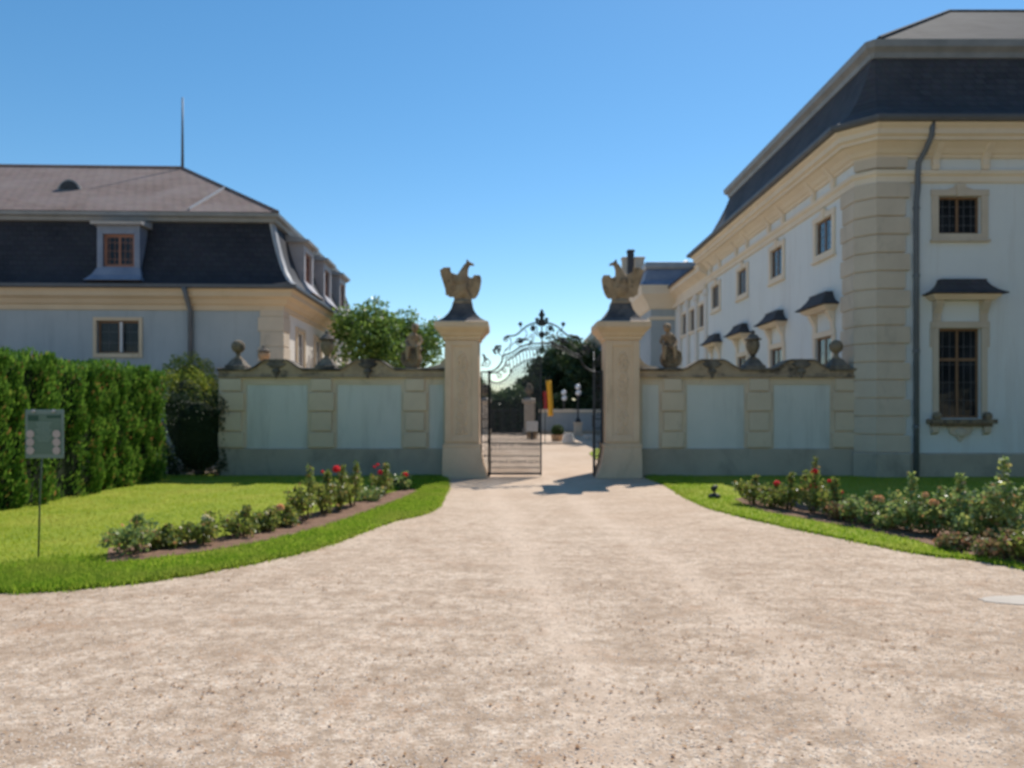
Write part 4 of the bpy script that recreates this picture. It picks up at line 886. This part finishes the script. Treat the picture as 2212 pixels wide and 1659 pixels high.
Yg = 20.6; shrub('golden_shrub', 'rounded golden green shrub in front of the house downpipe', 'shrub', (PX(410, Yg), Yg, 2.0), (.66, .66, 1.18), 'leaf_gold', 6500, sq=.7)
Yg = 19.2; shrub('clipped_shrub', 'broad yellow topped shrub at the end of the thuja hedge', 'shrub', (PX(407, Yg), Yg, 1.45), (.70, .6, 1.22), 'leaf_gold', 6500, sq=.55)
Yg = 17.75; shrub('shade_gap_bush', 'dark bush standing in for the deep shade between hedge and wall', 'bush', (PX(419, Yg), Yg+.3, .98), (.82, .45, 1.06), 'leaf_dark', 7000, sq=.45)  # dark foliage added to stand for the deep shade in this gap
Yg = 19.6; shrub('conifer_bush', 'dark conifer bush rising over the far left end of the hedge', 'bush', (PX(-40, Yg), Yg, 2.0), (.95, .7, 1.6), 'leaf_dark', 3800)

# ------------------------------------------------------------------ trees
def tree(label, x, Y, ztop, zbot, rx, mat, n, leafsz, nclump, group, seed, ry=None):
    random.seed(seed); g = thing('broadleaf_tree', label, 'tree', (x, Y, 0), 0, group); ry = ry or rx
    zc, rz = (ztop+zbot)/2, (ztop-zbot)/2
    tk = MB(); r0 = .05+.028*ztop; tk.tube([(x, Y, 0), (x+.08, Y, zbot*.6), (x-.05, Y+.05, zbot), (x, Y, zc+rz*.4)], [r0, r0*.8, r0*.65, r0*.15], 8)
    cl = []
    for k in range(nclump):
        d = rvec(); q = random.uniform(.35, .88); c = Vector((x+d.x*rx*q, Y+d.y*ry*q, zc+d.z*rz*q)); cl.append((c, random.uniform(.22, .42)*min(rx, rz)*1.15))
        if k % 2 == 0: tk.tube([(x, Y, zbot+(zc-zbot)*random.random()), tuple((c+Vector((x, Y, zc)))/2+Vector((0, 0, .1))), tuple(c)], [r0*.4, r0*.22, r0*.06], 5)
    tk.build('trunk', M['bark'], g)
    lf = MB()
    for k in range(n):
        c, r = cl[k % nclump]; d = rvec(); p = c+Vector((d.x, d.y, d.z*.8))*r*random.uniform(.35, 1.12)**.6
        leaf_at(lf, p, leafsz*random.uniform(.7, 1.3), leafsz*.6*random.uniform(.7, 1.3), 0)
    lf.build('crown', M[mat], g, normals=False)
GT = 'trees behind the left garden wall'
tree('bright leafy tree behind the left garden wall next to the house', PX(808, 27), 27, PZ(648, 27), 2.4, 1.5, 'leaf_tree', 8000, .15, 46, GT, 11)
tree('darker leafy tree just left of the left gate pillar', PX(900, 28.5), 28.5, PZ(652, 28.5), 2.2, 1.35, 'leaf_tree', 6500, .15, 38, GT, 12)
GF = 'trees beyond the courtyard'
tree('large dark tree behind the courtyard wall, seen through the gate', PX(1222, 62), 62, PZ(722, 62), 2.2, 3.0, 'leaf_far', 9000, .34, 50, GF, 21)
tree('dark broad tree behind the courtyard lamps', PX(1262, 58), 58, PZ(742, 58), 1.8, 2.3, 'leaf_far', 6500, .32, 40, GF, 22)
tree('medium dark tree left of the tallest tree beyond the courtyard', PX(1158, 60), 60, PZ(795, 60), 1.2, 1.9, 'leaf_far', 5500, .30, 32, GF, 23)
tree('pale green tree seen through the left gate leaf', PX(1112, 58), 58, PZ(826, 58), .6, 1.5, 'leaf_far_pale', 4500, .26, 30, GF, 24)
tree('pale small tree beside the left gate pillar beyond the courtyard', PX(1066, 60), 60, PZ(832, 60), .6, 1.5, 'leaf_far_pale', 4500, .26, 30, GF, 25)
tree('low bushy tree left of the pillar opening far away', PX(1030, 62), 62, PZ(815, 62), .6, 1.6, 'leaf_far_pale', 4000, .26, 26, GF, 26)
random.seed(99)
mb = MB()
for _ in range(13000):
    x = random.uniform(-8, 7.2); y = 54.2+random.uniform(-.3, .5); z = random.uniform(0, 2.6+.4*math.sin(x*2.2)); leaf_at(mb, (x, y, z), .22, .12, .2)
cr = MB(); cr.box(-8, 7.2, 54.2, 55, 0, 2.4); hg = thing('courtyard_hedge', 'dark hedge closing the far side of the courtyard', 'hedge', (-2, 54.5, 0)); cr.build('inner_branches', M['core'], hg); mb.build('foliage', M['leaf_far'], hg, normals=False)

mb = MB(); cr = MB()
spots = [(17, -4, 15), (22, 1, 17), (24, -9, 18), (14, -14, 16), (30, 6, 17), (31, -5, 19), (20, -19, 18), (36, 2, 18)]  # out-of-view trees, added to cut the sky light on the palace front
for tx, ty, th in spots:
    cr.tube([(tx, ty, 0), (tx+.2, ty, th*.4), (tx, ty, th*.8)], [.45, .35, .12], 8)
    for _ in range(1500):
        d = rvec(); q = random.random()**.4; leaf_at(mb, (tx+d.x*4.6*q, ty+d.y*4.6*q, th*.55+d.z*th*.45*q), 1.1, .7, 0)
wood = thing('unseen_shade_trees', 'unseen tall trees added right of the forecourt to dim the palace front', 'wood', (22, -4, 0)); wood['kind'] = 'stuff'
mb.build('foliage', M['leaf_far'], wood, normals=False)['kind'] = 'stuff'; cr.build('trunks', M['bark'], wood)['kind'] = 'stuff'
# ------------------------------------------------------------------ courtyard things
fw = thing('courtyard_wall', 'low pale blue wall at the far end of the courtyard', 'wall', (4.5, 51, 0))
mb = MB(); mb.box(1.95, 7.13, 51, 51.4, 0, 1.5); mb.build('wall', M['house_plaster'], fw)
mb = MB(); mb.box(1.9, 7.13, 50.9, 51.5, 1.5, 1.72); mb.build('coping', M['cream'], fw, bev=.03)
mb = MB(); mb.box(1.95, 7.13, 50.93, 51, 0, .25); mb.build('plinth', M['plinth'], fw)
YP = 50
for x, lb in ((1143, 'stone pillar with an urn on the far side of the courtyard, behind the white sign'), (1047, 'stone pillar on the far side of the courtyard, beside the left gate pillar')):
    g = thing('courtyard_pillar', lb, 'pillar', (PX(x, YP), YP, 0), 0, 'pillars across the courtyard'); c = PX(x, YP)
    mb = MB(); mb.sqlathe([(.42, 0), (.42, .4), (.36, .42), (.36, 2.1), (.46, 2.2), (.46, 2.4), (.3, 2.5)], c, YP); mb.build('shaft', M['stone'], g)
    mb = MB(); mb.lathe([(.18, 2.48), (.12, 2.6), (.14, 2.7), (.3, 2.95), (.3, 3.15), (.2, 3.25), (.22, 3.35), (.08, 3.5)], c, YP, 12); mb.build('urn', M['weathered'], g, smooth=True)
fc = thing('iron_fence', 'dark iron railing between the far courtyard pillars', 'fence', (PX(1095, YP), YP, 0))
mb = MB(); x = PX(1060, YP)
while x < PX(1130, YP): mb.box(x-.012, x+.012, YP-.012, YP+.012, .05, 1.8); x += .13
mb.build('bars', M['iron'], fc); mb = MB(); mb.box(PX(1058, YP), PX(1131, YP), YP-.02, YP+.02, .15, .2); mb.box(PX(1058, YP), PX(1131, YP), YP-.02, YP+.02, 1.6, 1.66); mb.build('rails', M['iron'], fc)
def lamp(label, x, ybase, ytop):
    Y = GY(ybase); c = PX(x, Y); h = (ybase-ytop)*Y/F
    g = thing('lamp_post', label, 'lamp', (c, Y, 0), 0, 'white globe lamps in the courtyard')
    mb = MB(); mb.sqlathe([(.3, 0), (.3, .15), (.24, .18), (.24, .75), (.3, .8), (.3, .88)], c, Y); mb.build('pedestal', M['stone'], g)
    mb = MB(); mb.lathe([(.16, .88), (.18, 1.0), (.08, 1.15), (.05, 1.3), (.05, h-1.0), (.10, h-.9), (.06, h-.75), (.03, h-.3)], c, Y, 10)
    mb.tube([(c+.03, Y+.2, h-.9), (c+.03, Y+.02, h-.72)], .02, 6)
    mb.build('post', M['iron'], g, smooth=True)
    for dx, dz in ((0, -.17), (.03, -.56)):
        mb = MB(); mb.ell((c+dx, Y, h+dz), .18, .18, .18, 14, 10); mb.build('globe', M['globe'], g, smooth=True)
lamp('white globe lamp on a pedestal right beside the box ball planter', 1218, 937, 843); lamp('taller white globe lamp on a pedestal beside the courtyard shadow', 1248.5, 941, 830)
Y = GY(953); c = PX(1203, Y); g = thing('box_planter', 'clipped box ball in a round terracotta tub in the courtyard', 'planter', (c, Y, 0))
mb = MB(); mb.lathe([(.24, 0), (.28, .05), (.31, .28), (.34, .3), (.34, .34), (.28, .34)], c, Y, 20); mb.build('tub', M['terracotta'], g, smooth=True, angle=40)
mb = MB(); mb.ell((c+.03, Y, .58), .27, .27, .25); mb.build('inner_branches', M['core'], g)
mb = MB()
for _ in range(2600): d = rvec(); leaf_at(mb, Vector((c+.03, Y, .58))+Vector((d.x*.33, d.y*.33, d.z*.30))*random.uniform(.85, 1.05), .05, .03, .3)
mb.build('foliage', M['box_leaf'], g, normals=False)
Y = GY(949); c = PX(1149, Y); g = thing('wooden_planter', 'square wooden planter box under the white notice board', 'planter', (c, Y, 0))
mb = MB(); mb.box(c-.27, c+.27, Y-.27, Y+.27, .05, .36); mb.box(c-.3, c+.3, Y-.3, Y+.3, .36, .40); mb.build('box', M['wood'], g, bev=.01)
mb = MB()
for _ in range(500): leaf_at(mb, (c+random.uniform(-.25, .25), Y+random.uniform(-.25, .25), .42+random.uniform(0, .1)), .07, .04, .3)
mb.build('foliage', M['box_leaf'], g, normals=False)
Ys = Y-.34; g = thing('notice_board', 'blank white notice board on a post in front of the wooden planter', 'sign', (c, Ys, 0))
mb = MB(); mb.box(c-.34, c+.34, Ys-.015, Ys+.015, .46, 1.02); mb.build('board', M['white'], g, bev=.02)
mb = MB(); mb.box(c-.025, c+.025, Ys+.016, Ys+.05, 0, .95); mb.build('post', M['iron'], g)
Y = GY(957); c = PX(1228, Y); mb = MB(); g = None
mb.lathe([(.34, 0), (.34, .12), (.30, .13), (.30, .26), (.26, .27), (.26, .40), (.22, .41), (.22, .5)], c, Y, 20)
tag(mb.build('stone_steps', M['white_stone'], smooth=True, angle=30), 'stepped round white stone base beside the box ball tub', 'steps')
Y = GY(950); mb = MB(); x0, x1 = PX(1262, Y), PX(1284, Y)
mb.box(x0, x1, Y-.2, Y+.2, .14, .28); mb.box(x0+.08, x0+.18, Y-.15, Y+.15, 0, .14); mb.box(x1-.18, x1-.08, Y-.15, Y+.15, 0, .14)
tag(mb.build('stone_bench', M['white_stone'], bev=.01), 'low white stone bench near the right gate leaf', 'bench')
mb = MB(); c, Y = PX(1262, 38), 37.3; n = 24
pts = [(c-2.2+3.0*math.cos(a), Y-.3+1.6*math.sin(a)) for a in [math.pi*1.1+math.pi*.6*k/n for k in range(n+1)]]
mb.sweep(pts, [(-.08, 0), (.08, 0), (.08, .08), (-.08, .08)]); tag(mb.build('stone_kerb', M['stone']), 'curved stone kerb around the courtyard planting', 'kerb', kind='structure')
Y = 36; c = PX(1187, Y); g = thing('banner_flag', 'narrow yellow and red banner hanging from a slim pole in the courtyard', 'flag', (c-.2, Y, 0))
mb = MB(); mb.tube([(c-.22, Y, 0), (c-.22, Y, 3.3)], .02, 8); mb.tube([(c-.22, Y, 3.22), (c+.05, Y, 3.26)], .012, 6); mb.lathe([(.2, 0), (.2, .05), (.05, .08)], c-.22, Y, 12); mb.build('pole', M['bronze_green'], g)
def cloth(x0, x1, yt, yb, bow, dy):
    mb = MB(); rings = []
    for i in range(13):
        t_ = i/12; z = PZ(yt+(yb-yt)*t_, Y); off = bow*math.sin(t_*1.9); rings.append([])
        for j in range(9):
            s_ = j/8; rings[-1].append((PX(x0+(x1-x0)*s_, Y)+off, Y+dy+.05*math.sin(s_*7+t_*2), z))
    mb.loft(rings, cap=False, closed=False); return mb
o = cloth(1179, 1190, 822, 899, .11, 0).build('yellow_half', M['yellow'], g, smooth=True); o.modifiers.new('t', 'SOLIDIFY').thickness = .004
o = cloth(1173, 1180, 846, 884, .05, .04).build('red_half', M['red'], g, smooth=True); o.modifiers.new('t', 'SOLIDIFY').thickness = .004

# ------------------------------------------------------------------ sign at left, garden light at right
Y = GY(1211); c = PX(97, Y); z0, z1 = PZ(990, Y), PZ(885, Y); hw_ = .205
sg = thing('garden_sign', 'dark green garden sign with six pale round symbols on a thin stake', 'sign', (PX(84, Y), Y, 0))
mb = MB(); mb.box(c-hw_, c+hw_, Y-.012, Y+.004, z0, z1); bd = mb.build('board', M['sign_edge'], sg, bev=.006)
mb = MB(); mb.box(c-hw_+.03, c+hw_-.025, Y-.0155, Y-.012, z0+.045, z1-.045); mb.build('face', M['sign_green'], bd)
mb = MB(); mb.box(c-hw_+.034, c-.06, Y-.0185, Y-.0155, z1-.12, z1-.062); mb.box(c+.03, c+hw_-.03, Y-.0185, Y-.0155, z1-.09, z1-.062); mb.build('heading', M['sign_dark'], bd)
mb = MB()
for k in range(9): zz = z1-.145-.024*k; l_ = .085-.012*(k % 3); mb.box(c-l_-.005, c+l_, Y-.0185, Y-.0155, zz, zz+.009)
mb.build('text_lines', M['text_pale'], bd)
for sx in (-.145, .135):
    for k in range(3):
        mb = MB(); zz = z0+.085+.088*k; n = 20
        mb.prism([(c+sx+.042*math.cos(2*math.pi*i/n), zz+.042*math.sin(2*math.pi*i/n)) for i in range(n)], 'xz', Y-.021, Y-.0155); mb.build('symbol', M['sign_icon'], bd)
for sx in (-.115, .10):
    mb = MB(); mb.ell((c+sx, Y-.018, z1-.015), .024, .012, .018); mb.build('bolt', M['flash'], bd, smooth=True)
mb = MB(); mb.tube([(PX(81, Y), Y+.015, 0), (PX(84, Y), Y+.015, z0*.6), (c-.02, Y+.015, z1-.05)], .009, 8); mb.build('stake', M['stake_green'], sg, smooth=True)
Y = GY(1079); c = PX(1543, Y); g = thing('garden_light', 'small dark garden spotlight standing in the right lawn', 'lamp', (c, Y, 0))
mb = MB(); mb.lathe([(.11, .02), (.115, .07), (.08, .10), (.03, .115)], c, Y, 14); mb.build('base', M['bronze_green'], g, smooth=True)
mb = MB(); mb.tube([(c, Y, .1), (c+.005, Y, .17)], .018, 8); mb.build('stem', M['wood'], g)
mb = MB(); mb.tube([(c-.035, Y-.04, .19), (c+.01, Y, .215), (c+.05, Y+.04, .235)], [.052, .048, .03], 10); mb.build('lamp_head', M['bronze_green'], g, smooth=True)

# ------------------------------------------------------------------ rose bushes
def flower(mb, p, r):
    p = Vector(p)
    for k in range(16):
        d = rvec(); d.z = abs(d.z)*.8; d.normalize(); b2 = rvec(); b2 = (b2-d*b2.dot(d)).normalized(); mb.leaf(p+d*r*.55, d.cross(b2), b2, r*1.3, r*1.2)
    mb.ell(p, r*.6, r*.6, r*.55, 8, 6)
def rose(label, x, yb, yt, wpx, mat, fl=None, group='rose bushes', nleaf=420, lsz=.055, fpts=None, seed=0, shoots=2):
    random.seed(seed); X_, Y_ = GP(x, yb); hgt = (yb-yt)*Y_/F; wd = wpx*Y_/F/2
    g = thing('rose_bush', label, 'rose bush', (X_, Y_, .03), random.uniform(0, .2), group)
    st = MB(); lf = MB(); tips = []
    nc = 9; wd *= 1.25
    for k in range(nc):
        a = k*6.283/nc+random.uniform(-.4, .4); tall = k < shoots; hh = hgt*(1.0 if k == 0 else random.uniform(.8, .97) if tall else random.uniform(.32, .75)); sp = wd*(.25 if tall else random.uniform(.6, 1.0))
        q0 = Vector((.03*math.cos(a), .03*math.sin(a), 0)); q2 = Vector((sp*math.cos(a), sp*math.sin(a), hh)); q1 = (q0+q2)/2+Vector((0, 0, hh*.12)); st.tube([q0, q1, q2], [.009, .006, .003], 5); tips.append(q2)
        n = int(nleaf*random.uniform(.12, .28))
        for _ in range(n):
            t_ = random.uniform(.28, 1)**.8; p = q0.lerp(q1, t_*2) if t_ < .5 else q1.lerp(q2, t_*2-1); sc_ = .04+.42*wd*(1-abs(t_-.5))*(.35 if tall and t_ > .6 else 1)
            p = p+rvec()*sc_*random.random()**.6
            if p.z < .06*hgt or p.z > hgt*1.02: continue
            leaf_at(lf, p, lsz*random.uniform(.7, 1.3), lsz*.62*random.uniform(.7, 1.3), .25)
    st.build('stems', M['cane'], g, world=False); lf.build('foliage', M[mat], g, normals=False, world=False)
    if fl:
        for i, (fx, fy, r) in enumerate(fpts or []):
            p = Vector((PX(fx, Y_)-X_, -.10, PZ(fy, Y_)-.03)); fm = MB(); st2 = MB(); flower(fm, p, r*1.25); o = fm.build('flower', M[fl], g, normals=False, world=False)
            q = min(tips, key=lambda t_: (t_-p).length); st2.tube([q*.6, p], .004, 4); st2.build('stem', M['cane'], o, world=False)
    g.rotation_euler = (0, 0, 0)
    return g
L_ = [ # x, base, top, width, material, petals, flower points, shoots, label
 (285, 1213, 1118, 110, 'leaf_gloss', None, None, 1, 'dark glossy rose bush at the sign end of the left bed'),
 (352, 1200, 1140, 70, 'leaf_rose', 'petal_apricot', [(345, 1150, .05), (330, 1156, .035)], 1, 'low rose bush with orange bloom, second from the sign in the left bed'),
 (440, 1190, 1112, 90, 'leaf_rose', 'petal_cream', [(452, 1117, .05), (463, 1121, .035)], 2, 'rose bush with cream bloom in the left bed'),
 (522, 1174, 1098, 85, 'leaf_rose', None, None, 2, 'bushy rose without blooms between the cream and the apricot rose'),
 (575, 1163, 1105, 60, 'leaf_rose', 'petal_cream', [(581, 1107, .03)], 1, 'small pale rose bush just before the apricot rose'),
 (612, 1152, 1094, 70, 'leaf_rose', 'petal_apricot', [(610, 1095, .06)], 1, 'rose bush with one large apricot bloom in the left bed'),
 (660, 1140, 1008, 75, 'leaf_rose', None, None, 2, 'tall rose bush with bare upright shoots in the middle of the left bed'),
 (700, 1127, 1020, 70, 'leaf_rose', 'petal_red', [(700, 1018, .025)], 2, 'tall reddish tipped rose bush left of the bright red bloom'),
 (732, 1118, 1008, 60, 'leaf_rose', 'petal_red', [(730, 1013, .065)], 2, 'tall rose bush carrying one bright red bloom in the left bed'),
 (762, 1108, 1000, 60, 'leaf_rose', None, None, 2, 'tall pale leaved rose bush right of the bright red bloom'),
 (798, 1096, 1055, 60, 'leaf_gloss', None, None, 0, 'low leafy rose bush before the last two red roses of the left bed'),
 (828, 1083, 1004, 60, 'leaf_rose', 'petal_red', [(824, 1020, .055), (811, 1008, .03), (818, 1003, .03)], 2, 'rose bush with several red blooms near the end of the left bed'),
 (866, 1071, 1022, 55, 'leaf_gloss', 'petal_red', [(877, 1025, .055)], 1, 'last rose bush of the left bed, a red bloom leaning toward the gate'),
]
for i, (x, yb, yt, wp, mt, fl, fp, sh, lb) in enumerate(L_): rose(lb, x, yb-11, yt, wp*.85, mt, fl, 'rose bushes in the left bed', 390, .058, fp, 100+i, sh)
R_ = [
 (1625, 1093, 1030, 55, 'leaf_rose', None, None, 2, 'first rose bush of the right bed, nearest the gate'),
 (1668, 1100, 1042, 55, 'leaf_rose', 'petal_red', [(1673.5, 1044, .055)], 1, 'rose bush with a single red bloom, second from the gate in the right bed'),
 (1705, 1105, 1022, 55, 'leaf_rose', None, None, 2, 'yellowish tall rose bush between the red blooming roses of the right bed'),
 (1755, 1112, 992, 55, 'leaf_rose', 'petal_red', [(1754, 1019, .06), (1752, 1048, .055), (1767, 1070, .075)], 1, 'rose bush with three red blooms and one tall shoot in the right bed'),
 (1795, 1120, 1035, 60, 'leaf_rose', 'petal_red', [(1811, 1062, .03), (1785, 1038, .03)], 2, 'rose bush with small red buds right of the three red blooms'),
 (1822, 1128, 1080, 60, 'leaf_bronze', None, None, 0, 'low bronze leaved rose at the middle of the right bed'),
 (1868, 1137, 1066, 75, 'leaf_gloss', 'petal_apricot', [(1893, 1077, .06), (1885, 1076, .05)], 1, 'glossy rose bush with a peach bloom in the right bed'),
 (1925, 1146, 1085, 70, 'leaf_gloss', None, None, 0, 'glossy rose bush without bloom right of the peach bloom'),
 (1962, 1152, 1026, 75, 'leaf_gloss', 'petal_apricot', [(1990, 1068, .045)], 2, 'tall glossy rose bush with a small yellow bloom in the right bed'),
 (2018, 1160, 1058, 85, 'leaf_gloss', 'petal_apricot', [(2013, 1089, .065), (2006, 1084, .05)], 1, 'wide glossy rose bush with a large yellow bloom in the right bed'),
 (2065, 1166, 1030, 80, 'leaf_gloss', None, None, 1, 'glossy rose bush with one leafy upright shoot right of the yellow bloom'),
 (2120, 1180, 1075, 90, 'leaf_gloss', None, None, 0, 'dense glossy rose bush left of the tallest shoot of the right bed'),
 (2160, 1186, 996, 90, 'leaf_gloss', None, None, 1, 'rose bush with the tallest shoot at the far right of the bed'),
 (2212, 1194, 1068, 100, 'leaf_gloss', None, None, 1, 'glossy rose bush cut by the right edge of the photo'),
 (2150, 1209, 1150, 70, 'leaf_bronze', None, None, 0, 'low bronze rose in front of the tallest shoot'),
 (2222, 1216, 1130, 90, 'leaf_rose', None, None, 0, 'low rose bush with yellowish leaves at the right edge of the gravel'),
 (2058, 1192, 1158, 45, 'leaf_bronze', None, None, 0, 'small brownish rose at the gravel edge of the right bed'),
]
for i, (x, yb, yt, wp, mt, fl, fp, sh, lb) in enumerate(R_): rose(lb, x, yb, yt, wp, mt, fl, 'rose bushes in the right bed', 620 if mt == 'leaf_gloss' else 480, .062, fp, 200+i, sh)
